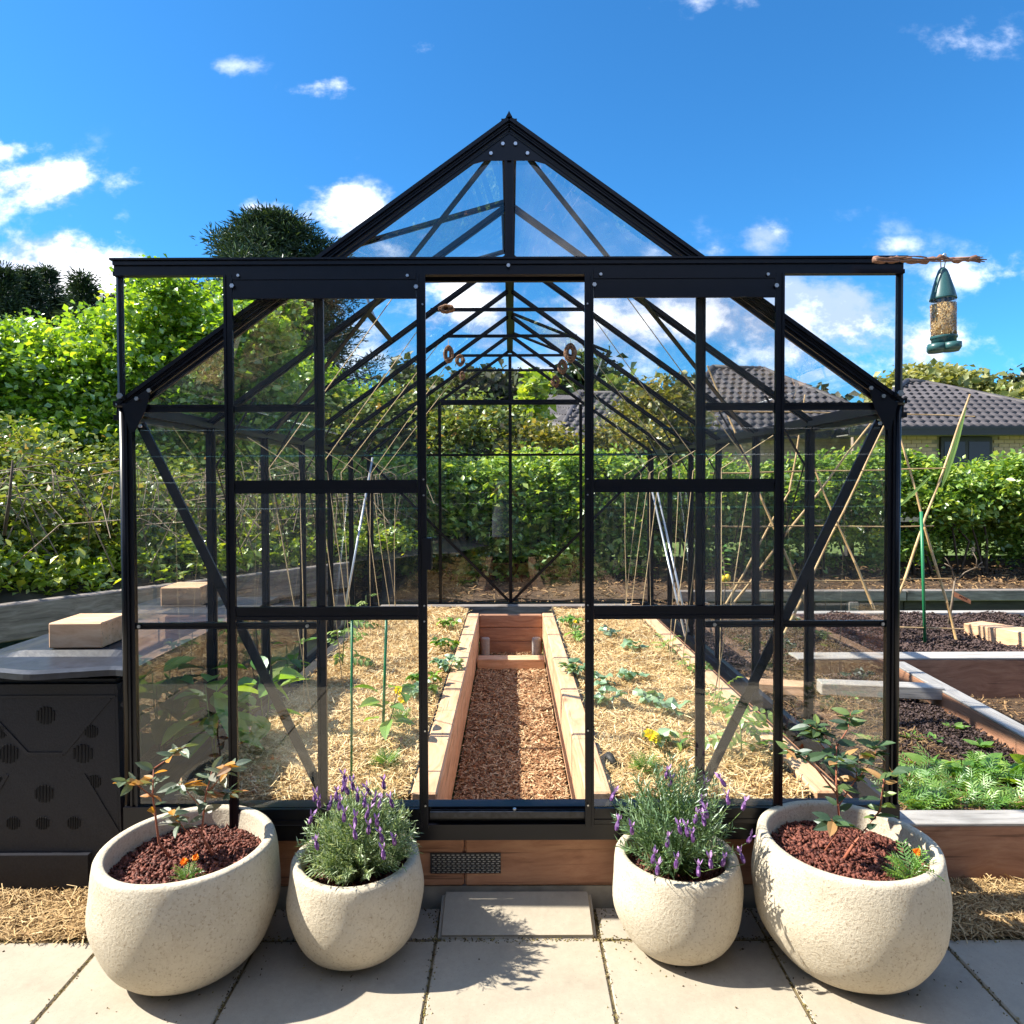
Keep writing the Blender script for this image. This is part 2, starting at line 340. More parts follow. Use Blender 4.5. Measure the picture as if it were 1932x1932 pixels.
# ------------------------------------------------------------------ builders
def link(name, me, m=None, parent=None, loc=None):
    o = bpy.data.objects.new(name, me); COL.objects.link(o)
    if m and me is not None and not me.materials: me.materials.append(MATS[m])
    if parent is not None: o.parent = parent
    if loc is not None: o.location = loc
    return o
def tag(o, label=None, cat=None, group=None, kind=None):
    if label: o['label'] = label
    if cat: o['category'] = cat
    if group: o['group'] = group
    if kind: o['kind'] = kind
    return o
def thing(name, label, cat, loc=(0, 0, 0), rz=0, group=None):
    o = bpy.data.objects.new(name, None); COL.objects.link(o); o.location = loc; o.rotation_euler = (0, 0, rz)
    o.empty_display_size = .1
    bpy.context.view_layer.update()
    return tag(o, label, cat, group)
class MB:
    def __init__(s): s.v = []; s.f = []
    def poly(s, pts): n = len(s.v); s.v += [tuple(p) for p in pts]; s.f.append(tuple(range(n, n+len(pts))))
    def box(s, a, b):
        n = len(s.v); x0, y0, z0 = a; x1, y1, z1 = b
        s.v += [(x0,y0,z0),(x1,y0,z0),(x1,y1,z0),(x0,y1,z0),(x0,y0,z1),(x1,y0,z1),(x1,y1,z1),(x0,y1,z1)]
        s.f += [tuple(n+i for i in q) for q in ((0,3,2,1),(4,5,6,7),(0,1,5,4),(1,2,6,5),(2,3,7,6),(3,0,4,7))]
        return s
    def prism(s, prof, p0, p1, side, upv):
        "extrude the 2-D profile (side, up) from p0 to p1"
        n = len(s.v); k = len(prof)
        for p in (p0, p1): s.v += [tuple(Vector(p) + side*a + upv*b) for a, b in prof]
        for i in range(k): j = (i+1) % k; s.f.append((n+i, n+j, n+k+j, n+k+i))
        s.f.append(tuple(n+i for i in reversed(range(k)))); s.f.append(tuple(n+k+i for i in range(k)))
        return s
    def bar(s, p0, p1, w, d, nrm=(0, -1, 0), groove=True):
        "metal glazing bar w wide, d deep; nrm = outward direction"
        p0, p1 = Vector(p0), Vector(p1); ax = (p1-p0).normalized(); nrm = Vector(nrm); side = ax.cross(nrm).normalized(); nrm = side.cross(ax).normalized()
        h = w/2; e = d/2
        if groove: prof = [(-h,-e*.3),(-h*.35,-e*.3),(-h*.35,-e),(h*.35,-e),(h*.35,-e*.3),(h,-e*.3),(h,e),(h*.45,e),(h*.45,e*.6),(-h*.45,e*.6),(-h*.45,e),(-h,e)]
        else: prof = [(-h,-e),(h,-e),(h,e),(-h,e)]
        return s.prism(prof, p0, p1, side, nrm)
    def tube(s, pts, r, n=6, caps=True):
        pts = [Vector(p) for p in pts]; rs = r if isinstance(r, (list, tuple)) else [r]*len(pts)
        base = len(s.v); ref = Vector((0, 0, 1))
        for i, p in enumerate(pts):
            d = (pts[min(i+1, len(pts)-1)] - pts[max(i-1, 0)]).normalized()
            rf = ref if abs(d.dot(ref)) < .9 else Vector((1, 0, 0))
            a = d.cross(rf).normalized(); b_ = d.cross(a)
            for k in range(n):
                t_ = 2*math.pi*k/n; s.v.append(tuple(p + (a*math.cos(t_)+b_*math.sin(t_))*rs[i]))
        for i in range(len(pts)-1):
            for k in range(n):
                q = (k+1) % n; s.f.append((base+i*n+k, base+i*n+q, base+(i+1)*n+q, base+(i+1)*n+k))
        if caps:
            s.f.append(tuple(base+k for k in reversed(range(n)))); e = base+(len(pts)-1)*n; s.f.append(tuple(e+k for k in range(n)))
        return s
    def lathe(s, prof, n=32, c=(0, 0, 0)):
        base = len(s.v); m_ = len(prof)
        for r, z in prof:
            for k in range(n):
                t_ = 2*math.pi*k/n; s.v.append((c[0]+r*math.cos(t_), c[1]+r*math.sin(t_), c[2]+z))
        for i in range(m_-1):
            for k in range(n):
                q = (k+1) % n; s.f.append((base+i*n+k, base+i*n+q, base+(i+1)*n+q, base+(i+1)*n+k))
        return s
    def mesh(s, name, smooth=False):
        me = bpy.data.meshes.new(name); me.from_pydata(s.v, [], s.f); me.update()
        if smooth: me.polygons.foreach_set('use_smooth', [True]*len(me.polygons))
        return me
    def build(s, name, m, parent=None, smooth=False, loc=None):
        return link(name, s.mesh(name, smooth), m, parent, loc)
def fixn(o):
    bm = bmesh.new(); bm.from_mesh(o.data); bmesh.ops.recalc_face_normals(bm, faces=bm.faces); bm.to_mesh(o.data); bm.free(); return o

def timber(name, p0, p1, w, h, m, parent=None, bev=.006, upv=(0, 0, 1)):
    "a sawn timber along p0-p1 (centre line), w wide, h high, length along its local X so that the grain follows it"
    p0, p1 = Vector(p0), Vector(p1); ln = (p1-p0).length; xa = (p1-p0).normalized(); za = Vector(upv); ya = za.cross(xa).normalized(); za = xa.cross(ya)
    bm = bmesh.new(); bmesh.ops.create_cube(bm, size=1)
    for v in bm.verts: v.co = Vector((v.co.x*ln, v.co.y*w, v.co.z*h))
    bmesh.ops.bevel(bm, geom=list(bm.edges), offset=bev, segments=1, affect='EDGES')
    me = bpy.data.meshes.new(name); bm.to_mesh(me); bm.free()
    o = link(name, me, m, parent)
    Mx = Matrix((xa, ya, za)).transposed().to_4x4(); Mx.translation = (p0+p1)/2
    o.matrix_local = Mx
    return o

def cloud_mesh(name, V, Fq, rnd, m, parent=None, smooth=False):
    "V (n,k,3) pieces with k verts; Fq list of faces inside a piece; rnd (n) tone of each piece"
    n, k, _ = V.shape
    me = bpy.data.meshes.new(name)
    fl = [np.array(f) for f in Fq]
    me.vertices.add(n*k); me.vertices.foreach_set('co', V.reshape(-1).astype(np.float32))
    loops = np.concatenate([(np.arange(n)[:, None]*k + f[None, :]) for f in fl], axis=1).reshape(-1)
    sizes = np.tile([len(f) for f in fl], n)
    me.loops.add(len(loops)); me.loops.foreach_set('vertex_index', loops.astype(np.int32))
    me.polygons.add(len(sizes)); st = np.concatenate([[0], np.cumsum(sizes)[:-1]])
    me.polygons.foreach_set('loop_start', st.astype(np.int32)); me.polygons.foreach_set('loop_total', sizes.astype(np.int32))
    me.update(calc_edges=True)
    a = me.attributes.new('rnd', 'FLOAT', 'POINT'); a.data.foreach_set('value', np.repeat(rnd, k).astype(np.float32))
    return link(name, me, m, parent)
def unit(v): return v/np.maximum(np.linalg.norm(v, axis=-1, keepdims=True), 1e-9)
def leaf_cloud(name, P, size, m, parent=None, aspect=.55, upb=.5, svar=.35, dirs=None, flat=.15, droop=0.0):
    n = len(P); D = unit(rng.normal(size=(n, 3))*np.array([1, 1, .6]) + np.array([0, 0, -droop])) if dirs is None else unit(dirs)
    Nn = unit(rng.normal(size=(n, 3)) + np.array([0, 0, upb*2])); A = unit(np.cross(D, Nn)); Nn = np.cross(A, D)
    s = size*(1 + svar*rng.normal(size=n).clip(-1.8, 1.8))[:, None]
    w = s*aspect*.5
    V = np.stack([P, P+D*s*.5+A*w+Nn*s*flat, P+D*s, P+D*s*.5-A*w+Nn*s*flat], 1)
    return cloud_mesh(name, V, [(0, 1, 2), (0, 2, 3)], rng.random(n), m, parent)
def bits_cloud(name, P, ln, wd, m, parent=None, pitch=.35, lvar=.4, chunky=False, bend=.15):
    n = len(P); yaw = rng.uniform(0, 2*math.pi, n); pi_ = rng.normal(0, pitch, n)
    D = np.stack([np.cos(yaw)*np.cos(pi_), np.sin(yaw)*np.cos(pi_), np.sin(pi_)], 1)
    A = unit(np.cross(D, np.array([0, 0, 1.0])) + rng.normal(size=(n, 3))*.35); Nn = np.cross(A, D)
    l = ln*(1+lvar*rng.normal(size=n).clip(-1.6, 2.2))[:, None]; w = wd*(1+.3*rng.normal(size=n).clip(-1.5, 2))[:, None]
    if chunky:
        h = w*.55
        V = np.stack([P-D*l/2-A*w*.4, P-A*w/2*1.1+D*l*.1-Nn*h*.4, P+D*l/2, P+A*w/2-D*l*.05, P+Nn*h-D*l*.12, P-Nn*h*.8], 1)
        Fq = [(0,1,4),(1,2,4),(2,3,4),(3,0,4),(1,0,5),(2,1,5),(3,2,5),(0,3,5)]
    else:
        bd = rng.normal(0, bend, n)[:, None]*l
        V = np.stack([P-D*l/2-A*w/2, P-D*l/2+A*w/2, P+A*w/2+Nn*bd*.4+A*bd*.5, P-A*w/2+Nn*bd*.4+A*bd*.5, P+D*l/2+A*w/2, P+D*l/2-A*w/2], 1)
        Fq = [(0, 1, 2, 3), (3, 2, 4, 5)]
    return cloud_mesh(name, V, Fq, rng.random(n), m, parent)
def lobes_points(lobes, n, clump=.5, per=60, shell=.55):
    "points in clumps spread through the outer volume of the ellipsoids"
    L_ = np.array(lobes, float); wgt = (L_[:, 3]*L_[:, 4]*L_[:, 5])**(2/3); wgt /= wgt.sum()
    k = max(1, n//per); idx = rng.choice(len(L_), k, p=wgt)
    d = unit(rng.normal(size=(k, 3))); r = rng.uniform(shell, 1.0, k)[:, None]
    C_ = L_[idx, :3] + d*r*L_[idx, 3:]
    P = np.repeat(C_, per, 0) + rng.normal(size=(k*per, 3))*clump*np.repeat(rng.uniform(.6, 1.25, k), per)[:, None]*np.array([1, 1, .7])
    return P
def vnoise(x, y, s=1.0, seed=0):
    return (np.sin(x*7.1*s+seed)*np.cos(y*6.3*s+seed*2)+.5*np.sin(x*17*s+y*13*s+seed)+.3*np.sin(x*31*s-y*27*s+seed*3))*.5
def sheet(name, x0, x1, y0, y1, z, m, parent=None, amp=.0, nx=2, ny=2, seed=0, skirt=None):
    xs = np.linspace(x0, x1, nx+1); ys = np.linspace(y0, y1, ny+1); XX, YY = np.meshgrid(xs, ys)
    ZZ = z + amp*vnoise(XX, YY, 1.3, seed)
    V = np.stack([XX, YY, ZZ], -1).reshape(-1, 3)
    F_ = [(j*(nx+1)+i, j*(nx+1)+i+1, (j+1)*(nx+1)+i+1, (j+1)*(nx+1)+i) for j in range(ny) for i in range(nx)]
    me = bpy.data.meshes.new(name); me.from_pydata(V.tolist(), [], F_); me.update()
    me.polygons.foreach_set('use_smooth', [True]*len(F_))
    return link(name, me, m, parent)
def rect_pts(n, x0, x1, y0, y1, z, amp=0, seed=0, lift=.01):
    x = rng.uniform(x0, x1, n); y = rng.uniform(y0, y1, n)
    return np.stack([x, y, z+amp*vnoise(x, y, 1.3, seed)+rng.uniform(0, lift, n)], 1)
# ------------------------------------------------------------------ ground, paving, terrain
g = sheet('ground', -260, 260, -30, 400, -.03, 'lawn'); tag(g, kind='structure')
pave = bpy.data.objects.new('paving', None); COL.objects.link(pave); pave['kind'] = 'structure'
xs = [-4.27, -3.74, -3.23, -2.73, -2.23, -1.73, -1.235, -.770, -.232, .270, .775, 1.30, 1.80, 2.3, 2.8, 3.3, 3.8, 4.3]
ys = [-.72, -.42, .08, .58, 1.08, 1.58, 2.081]
for j in range(len(ys)-1):
    for i in range(len(xs)-1):
        gp = .0035
        bm = bmesh.new(); bmesh.ops.create_cube(bm, size=1)
        sx, sy, sz = xs[i+1]-xs[i]-2*gp, ys[j+1]-ys[j]-2*gp, .05
        for v in bm.verts: v.co = Vector((v.co.x*sx, v.co.y*sy, v.co.z*sz))
        bmesh.ops.bevel(bm, geom=list(bm.edges), offset=.004, segments=1, affect='EDGES')
        me = bpy.data.meshes.new('paver'); bm.to_mesh(me); bm.free()
        link('paver', me, 'paving_stone', pave, ((xs[i]+xs[i+1])/2, (ys[j]+ys[j+1])/2, -.025+random.uniform(-.0012, .0012)))
# narrow cut pavers at the foot of the greenhouse
for x0, x1 in ((-1.235, -.770), (-.770, -.232), (.270, .775), (.775, 1.30)):
    timb = MB(); timb.box((x0+.0035, 2.0855, -.05), (x1-.0035, 2.236, 0)); timb.build('paver', 'paving_stone', pave)
# sand in the joints
s_ = sheet('joint_sand', -4.3, 4.3, -.72, 2.24, -.005, 'joint_grit', pave)
# grit, crumbs of soil and moss: loose along the joints and round the pots
P = []
for xx in xs[4:14]:
    n_ = 260; P.append(np.stack([rng.normal(xx, .007, n_), rng.uniform(.9, 2.23, n_), np.full(n_, .001)], 1))
n_ = 1500; P.append(np.stack([rng.uniform(-1.8, 1.8, n_), rng.normal(2.081, .008, n_), np.full(n_, .001)], 1))
n_ = 1200; P.append(np.stack([rng.uniform(-1.9, 1.9, n_), 2.235-np.abs(rng.normal(0, .03, n_)), np.full(n_, .001)], 1))
n_ = 60; P.append(np.stack([rng.uniform(-2, 2, n_), rng.uniform(1.5, 2.2, n_), np.full(n_, .001)], 1))
for px_, py_, pr_ in ((-.942, 2.0, .2), (-.466, 2.06, .16), (.497, 2.07, .16), (.975, 2.0, .2)):
    n_ = 70; a_ = rng.uniform(0, 6.28, n_); q_ = pr_*rng.uniform(.4, 1.25, n_); P.append(np.stack([px_+q_*np.cos(a_), py_+q_*np.sin(a_), np.full(n_, .001)], 1))
P = np.concatenate(P); P = P[P[:, 1] < 2.235]
o = bits_cloud('paving_grit', P, .0065, .004, 'grit', None, .5, chunky=True); tag(o, 'loose grit, moss and soil crumbs along the paving joints', 'grit', kind='stuff')
# raised entry slab
es = thing('entry_slab', 'loose pale concrete slab with rounded edges, laid as a step before the greenhouse door', 'step slab')
bm = bmesh.new(); bmesh.ops.create_cube(bm, size=1)
for v in bm.verts: v.co = Vector((v.co.x*.485, v.co.y*.178, v.co.z*.04))
bmesh.ops.bevel(bm, geom=list(bm.edges), offset=.012, segments=3, affect='EDGES')
me = bpy.data.meshes.new('slab'); bm.to_mesh(me); bm.free()
o = link('slab', me, 'paving_stone', es, (.016, 2.168, .014)); o.rotation_euler = (math.radians(17), 0, 0)

# ground either side of the paving: dry grass clippings
for nm, x0, x1, y0, y1, seed in (('left', -4.4, -1.28, 2.085, 2.36, 1), ('right', 1.31, 4.4, 2.085, 2.37, 2)):
    o = sheet('mulch_strip', x0, x1, y0, y1, .0, 'dry_ground', None, .012, 60, 10, seed); tag(o, kind='structure')
    P = rect_pts(9000, max(x0, -2.6), min(x1, 2.6), y0, y1, .004, .012, seed, .016)
    o = bits_cloud('dry_grass_clippings', P, .055, .0028, 'dry_grass', None, .18, bend=.3)
    tag(o, 'dry straw coloured grass clippings along the paving by the %s raised bed' % ('compost bin and left' if nm == 'left' else 'right garden'), 'mulch', kind='stuff')

# ------------------------------------------------------------------ timber base of the greenhouse
base = thing('timber_planter', 'raised timber bed frame that carries the greenhouse and lines its sunken path', 'raised bed')
YF, YB, XW = 2.26, 6.06, 1.25
def plank(p0, p1, w, h, m='fresh_timber', parent=base, name='plank', **k): return timber(name, p0, p1, w, h, m, parent, **k)
plank((-1.24, 2.29, .150), (-.158, 2.29, .150), .05, .186, 'pink_timber')
plank((-.154, 2.29, .150), (1.24, 2.29, .150), .05, .186, 'pink_timber')
k = MB(); k.box((-1.22, 2.27, -.05), (1.22, 2.31, .055)); k.build('footing', 'concrete_kerb', base)
for sx in (-1, 1):
    plank((sx*.297, 2.33, .24), (sx*.297, 5.56, .24), .09, .20)
    plank((sx*.299, 2.33, .085), (sx*.299, 5.56, .085), .086, .105)
    if sx > 0: plank((sx*1.075, 2.33, .285), (sx*1.075, 6.0, .285), .09, .11)
    else: plank((-1.16, 2.33, .27), (-1.16, 6.0, .27), .07, .10, 'dark_fence_wood')
    plank((sx*1.225, 2.32, .14), (sx*1.225, 6.0, .14), .05, .19, 'pink_timber')
plank((-.25, 5.53, .285), (.25, 5.53, .285), .05, .10, 'pink_timber'); plank((-.25, 5.53, .178), (.25, 5.53, .178), .05, .108, 'pink_timber'); plank((-.25, 5.53, .07), (.25, 5.53, .07), .05, .104, 'pink_timber')
plank((-1.2, 6.03, .15), (1.2, 6.03, .15), .05, .18, 'pink_timber')
plank((-1.12, 5.93, .285), (1.12, 5.93, .285), .09, .11, 'grey_timber')
plank((-.245, 5.08, .06), (.245, 5.08, .06), .12, .09, name='cross_sleeper')
for sx in (-1, 1):
    q = MB(); q.lathe([(.0, .17), (.03, .168), (.034, .16), (.034, .02)], 14, (sx*.20, 5.44, 0)); q.build('post_stub', 'pale_grey_timber', base)
# perforated steel plate on the front board
pl = MB(); pl.box((0, 0, 0), (.232, .003, .068))
o = pl.build('perforated_plate', 'black_metal_worn', base, loc=(-.268, 2.261, .102))
sl_ = MB()
for c in range(14):
    for r_ in range(9):
        x = .006+c*.0162+(r_ % 2)*.005; z = .004+r_*.0072
        sl_.box((x, -.0025, z), (x+.009, .0, z+.0022))
sl_.build('raised_slots', 'bolt_steel', o)
# soil-and-straw surfaces
for sx, nm in ((-1, 'left'), (1, 'right')):
    x0, x1 = (-1.12, -.345) if sx < 0 else (.345, 1.03)
    o = sheet('bed_surface', x0, x1, 2.33, 5.9, .30, 'straw_ground', None, .018, 40, 160, sx+2); tag(o, kind='structure')
    P = rect_pts(30000, x0+.01, x1-.01, 2.34, 5.86, .303, .018, sx+2, .03); yy = P[:, 1]
    near = rect_pts(14000, x0+.01, x1-.01, 2.34, 3.6, .303, .018, sx+2, .032); P = np.concatenate([P, near])
    o = bits_cloud('straw', P, .055, .0030, 'straw', None, .28, bend=.35)
    tag(o, 'golden straw mulch covering the %s greenhouse bed' % nm, 'straw mulch', kind='stuff')
    x0, x1 = sorted((sx*1.12, sx*1.2))
    o = sheet('bed_edge_soil', x0, x1, 2.33, 6.0, .27, 'bark_ground'); tag(o, kind='structure')
    ln = MB(); x0, x1 = (-1.125, -1.11) if sx < 0 else (1.018, 1.026); ln.box((x0, 2.34, .25), (x1, 5.9, .327)); x0, x1 = sorted((sx*.344, sx*.351)); ln.box((x0, 2.34, .25), (x1, 5.9, .335))
    ln.build('liner', 'black_liner', base)
o = sheet('path', -.25, .25, 2.31, 5.5, .022, 'path_ground', None, .006, 20, 80, 5); tag(o, kind='structure')
P = np.concatenate([rect_pts(13000, -.245, .245, 2.32, 3.6, .024, .006, 5, .016), rect_pts(11000, -.245, .245, 3.6, 5.5, .024, .006, 5, .016)])
o = bits_cloud('bark_chips', P, .024, .0052, 'path_bark', None, .3, bend=.15)
tag(o, 'shredded bark chips covering the sunken path between the two beds', 'bark mulch', kind='stuff')

# ------------------------------------------------------------------ greenhouse
gh = thing('greenhouse', 'large black framed glass greenhouse with steep gable roof and open sliding double doors', 'greenhouse')
BM = 'black_metal'
BAY = (YB-YF)/6
EZ, RZ = 1.640, 2.540
def yn(n): return YF + BAY*n
def bar(name, p0, p1, w=.03, d=.03, nrm=(0, -1, 0), parent=gh, m=BM, groove=True):
    b_ = MB(); b_.bar(p0, p1, w, d, nrm, groove); return fixn(b_.build(name, m, parent))
def pane(pts, parent=gh, name='pane', th=.004):
    pts = [Vector(p) for p in pts]; nn = (pts[1]-pts[0]).cross(pts[2]-pts[0]).normalized()*th/2
    q = MB(); k = len(pts); q.v = [tuple(p-nn) for p in pts] + [tuple(p+nn) for p in pts]
    q.f = [tuple(reversed(range(k))), tuple(range(k, 2*k))] + [(i, (i+1) % k, k+(i+1) % k, k+i) for i in range(k)]
    return fixn(q.build(name, 'pane_glass', parent))
def bolt(p, nrm=(0, -1, 0), parent=gh, r=.006):
    q = MB(); p = Vector(p); q.tube([p, p+Vector(nrm)*.005], r, 6); return q.build('bolt', 'bolt_steel', parent)
def roofz(x): return RZ - (RZ-EZ)*abs(x)/XW
# plinth rails
bar('base_rail', (-1.262, YF, .290), (1.262, YF, .290), .095, .05, groove=False)
bar('base_rail', (-1.25, YB, .290), (1.25, YB, .290), .095, .05, (0, 1, 0), groove=False)
for sx in (-1, 1): bar('base_rail', (sx*1.25, YF+.03, .285), (sx*1.25, YB-.03, .285), .085, .045, (sx, 0, 0))
bar('door_threshold', (-.262, 2.222, .318), (.235, 2.222, .318), .022, .024, (0, 0, 1), m='black_metal_worn')
bar('bottom_track', (-.93, 2.224, .262), (.93, 2.224, .262), .05, .018, groove=False)
# corner posts
for sx in (-1, 1):
    bar('corner_post', (sx*1.229, YF-.006, .335), (sx*1.229, YF-.006, EZ-.01), .024, .03)
    bar('corner_post', (sx*1.225, YB, .335), (sx*1.225, YB, EZ-.01), .05, .05, (0, 1, 0))
    q = MB(); q.tube([(sx*1.256, YF-.002, .30), (sx*1.256, YF-.002, EZ)], .012, 12); q.tube([(sx*1.256, YF-.005, EZ-.004), (sx*1.256, YF-.005, EZ+.012)], .019, 12)
    q.build('downpipe', BM, gh, True)
    q = MB(); q.tube([(sx*1.244, YF-.03, EZ+.02), (sx*1.244, YF-.03, 2.05)], .0115, 8); q.build('track_support', BM, gh)
    bolt((sx*1.244, YF-.04, EZ+.03), r=.010)
    # side posts and glazing
    for n in range(1, 6):
        bar('side_post', (sx*1.245, yn(n), .33), (sx*1.245, yn(n), EZ-.02), .026, .035, (sx, 0, 0))
        q = MB(); q.tube([(sx*1.225, yn(n), 1.46), (sx*1.06, yn(n), roofz(1.06)-.03)], .005, 5); q.build('knee_brace', BM, gh)
        q = MB(); q.tube([(sx*1.23, yn(n), 1.48), (sx*1.236, yn(n)+.30, 1.05)], .0035, 5); q.build('wind_rod', BM, gh)
    bar('eave_gutter', (sx*1.262, YF, EZ-.012), (sx*1.262, YB, EZ-.012), .062, .055, (sx, 0, 0))
    for n in range(6):
        y0, y1 = yn(n)+.012, yn(n+1)-.012
        pane([(sx*1.252, y0, .33), (sx*1.252, y1, .33), (sx*1.252, y1, EZ-.04), (sx*1.252, y0, EZ-.04)])
        zz = .012
        if (sx, n) not in ((-1, 1), (1, 4)):
            pane([(sx*1.24, y0, roofz(1.24)+zz), (sx*1.24, y1, roofz(1.24)+zz), (sx*.02, y1, RZ-.015+zz), (sx*.02, y0, RZ-.015+zz)])
        else:
            pane([(sx*1.24, y0, roofz(1.24)+zz), (sx*1.24, y1, roofz(1.24)+zz), (sx*.60, y1, roofz(.6)+zz), (sx*.60, y0, roofz(.6)+zz)])
            bar('vent_bar', (sx*.60, y0, roofz(.6)), (sx*.60, y1, roofz(.6)), .025, .025, (sx*.6, 0, .8))
            # roof window propped open
            rl = .72; ca = math.atan2(RZ-EZ, XW) - math.radians(20 if sx < 0 else 14)
            ex, ez = .02+rl*math.cos(ca), RZ+.01-rl*math.sin(ca)
            v0, v1, v2, v3 = (sx*.02, y0, RZ+.01), (sx*.02, y1, RZ+.01), (sx*ex, y1, ez), (sx*ex, y0, ez)
            wf = MB(); up_ = (sx*math.sin(ca), 0, math.cos(ca))
            for a_, b_ in ((v0, v1), (v1, v2), (v2, v3), (v3, v0)): wf.bar(a_, b_, .028, .018, up_)
            wo_ = fixn(wf.build('roof_window', BM, gh)); pane([v0, v1, v2, v3], wo_)
            q = MB(); q.tube([(sx*.60, (y0+y1)/2, roofz(.6)), ((sx*(.60+.03)), (y0+y1)/2, roofz(.6)+.06), (sx*ex*.98, (y0+y1)/2, ez)], .006, 5); q.build('stay_arm', 'alu_pole', wo_)
    # rafters
    for n in range(7):
        w_ = .022 if 0 < n < 6 else .026
        up_ = (sx*(RZ-EZ), 0, XW)
        bar('rafter', (sx*1.255, yn(n), EZ-.008), (sx*.004, yn(n), RZ-.008), w_, .026 if 0 < n < 6 else .024, up_)
    # barge cover of the front gable: the heavy sloping edge
    bar('barge_rail', (sx*1.262, YF-.012, EZ+.004), (sx*.002, YF-.012, RZ+.006), .028, .018, (sx*(RZ-EZ), 0, XW))
    bar('barge_rail', (sx*1.215, YF-.004, EZ-.010), (sx*.0, YF-.004, RZ-.034), .014, .015)
    # roof wind brace, from the front ridge down to the eave two bays in
    bar('roof_brace', (sx*.07, YF+.03, RZ-.10), (sx*1.20, yn(2), EZ+.005), .032, .006, (sx*(RZ-EZ), 0, XW), groove=False)
    # front wall brace
    bar('wall_brace', (sx*1.21, YF+.02, 1.585), (sx*.625, YF+.02, .36), .03, .008, groove=False)
    bar('wall_brace', (sx*1.20, YB-.02, 1.55), (sx*.02, YB-.02, .36), .024, .006, groove=False)
    # door jambs and rails of the front wall
    bar('door_jamb', (sx*.615, YF-.008, .335), (sx*.615, YF-.008, 2.05), .030, .02)
    bar('glazing_rail', (sx*1.218, YF-.006, 1.632), (sx*.632, YF-.006, 1.632), .024, .02)
    bar('glazing_rail', (sx*1.218, YF-.006, .927), (sx*.632, YF-.006, .927), .020, .02)
    for x in (1.205, .66): bolt((sx*x, YF-.017, .927))
    bolt((sx*1.19, YF-.02, 1.575)); bolt((sx*1.195, YF-.03, 1.662), r=.007); bolt((sx*1.155, YF-.03, 1.688), r=.007)
    # gusset plates
    q = MB(); q.prism([(0, 0), (.16, 0), (.12, .07), (.03, .02)], (0, 0, 0), (0, .004, 0), Vector((1, 0, 0)), Vector((0, 0, 1)))
    for P_ in ([(1.245, EZ+.0), (1.15, EZ+.062), (1.165, EZ+.0), (1.172, EZ-.02), (1.208, EZ-.085), (1.222, EZ-.085)],):
        gm = MB(); k = len(P_)
        gm.v = [(sx*x, YF-.027, z) for x, z in P_] + [(sx*x, YF-.023, z) for x, z in P_]
        gm.f = [tuple(range(k)), tuple(reversed(range(k, 2*k)))] + [(i, (i+1) % k, k+(i+1) % k, k+i) for i in range(k)]
        fixn(gm.build('gusset_plate', BM, gh))
    gm = MB(); P_ = [(0, RZ-.045), (0, RZ-.125), (.075, RZ-.125), (.13, RZ-.14)]; k = 4
    gm.v = [(sx*x, YF-.028, z) for x, z in P_] + [(sx*x, YF-.024, z) for x, z in P_]
    gm.f = [tuple(range(k)), tuple(reversed(range(k, 2*k)))] + [(i, (i+1) % k, k+(i+1) % k, k+i) for i in range(k)]
    fixn(gm.build('gusset_plate', BM, gh))
    bolt((sx*.02, YF-.03, RZ-.075)); bolt((sx*.058, YF-.03, RZ-.105))
    # front glazing
    pane([(sx*1.217, YF-.01, .34), (sx*.632, YF-.01, .34), (sx*.632, YF-.01, .917), (sx*1.217, YF-.01, .917)])
    pane([(sx*1.217, YF-.01, .937), (sx*.632, YF-.01, .937), (sx*.632, YF-.01, 1.62), (sx*1.217, YF-.01, 1.62)])
    pane([(sx*1.20, YF-.01, 1.645), (sx*.632, YF-.01, 1.645), (sx*.632, YF-.01, min(2.03, roofz(.632)-.06)), (sx*1.20, YF-.01, roofz(1.20)-.03)])
    pane([(sx*.018, YF-.01, 2.08), (sx*.55, YF-.01, 2.08), (sx*.018, YF-.01, RZ-.09)])
    # back wall
    bar('glazing_bar', (sx*.615, YB, .335), (sx*.615, YB, roofz(.615)-.03), .026, .03, (0, 1, 0))
    for x0, x1 in ((.015, .605), (.63, 1.20)):
        pane([(sx*x0, YB, .335), (sx*x1, YB, .335), (sx*x1, YB, EZ-.02), (sx*x0, YB, EZ-.02)])
        pane([(sx*x0, YB, EZ), (sx*x1, YB, EZ), (sx*x1, YB, roofz(x1)-.03), (sx*x0, YB, roofz(x0)-.03)])
bar('ridge_beam', (0, YF, RZ-.004), (0, YB, RZ-.004), .05, .05, (0, 0, 1))
q = MB(); q.prism([(-.010, 0), (.010, 0), (.003, .012), (0, .019), (-.003, .012)], (0, YF-.03, RZ+.012), (0, YB, RZ+.012), Vector((1, 0, 0)), Vector((0, 0, 1))); fixn(q.build('ridge_cap', BM, gh))
bar('king_post', (0, YF-.01, 2.08), (0, YF-.01, RZ-.05), .030, .035)
bar('king_post', (0, YB, .335), (0, YB, RZ-.05), .028, .03, (0, 1, 0))
bar('gable_rail', (-.62, YF, 2.062), (.62, YF, 2.062), .05, .025)
bar('gable_rail', (-1.20, YB, EZ-.01), (1.20, YB, EZ-.01), .02, .025, (0, 1, 0))
bar('gable_rail', (-.60, YB-.02, 2.085), (.60, YB-.02, 2.085), .045, .02, (0, 1, 0))
for n in range(2, 6): bar('collar_tie', (-.40, yn(n), 2.262), (.40, yn(n), 2.262), .018, .014)
# door track header
bar('door_track', (-1.252, 2.222, 2.069), (1.246, 2.222, 2.068), .046, .04)
bar('track_cap', (-1.258, 2.222, 2.096), (1.252, 2.222, 2.095), .055, .006, (0, 0, 1), groove=False)
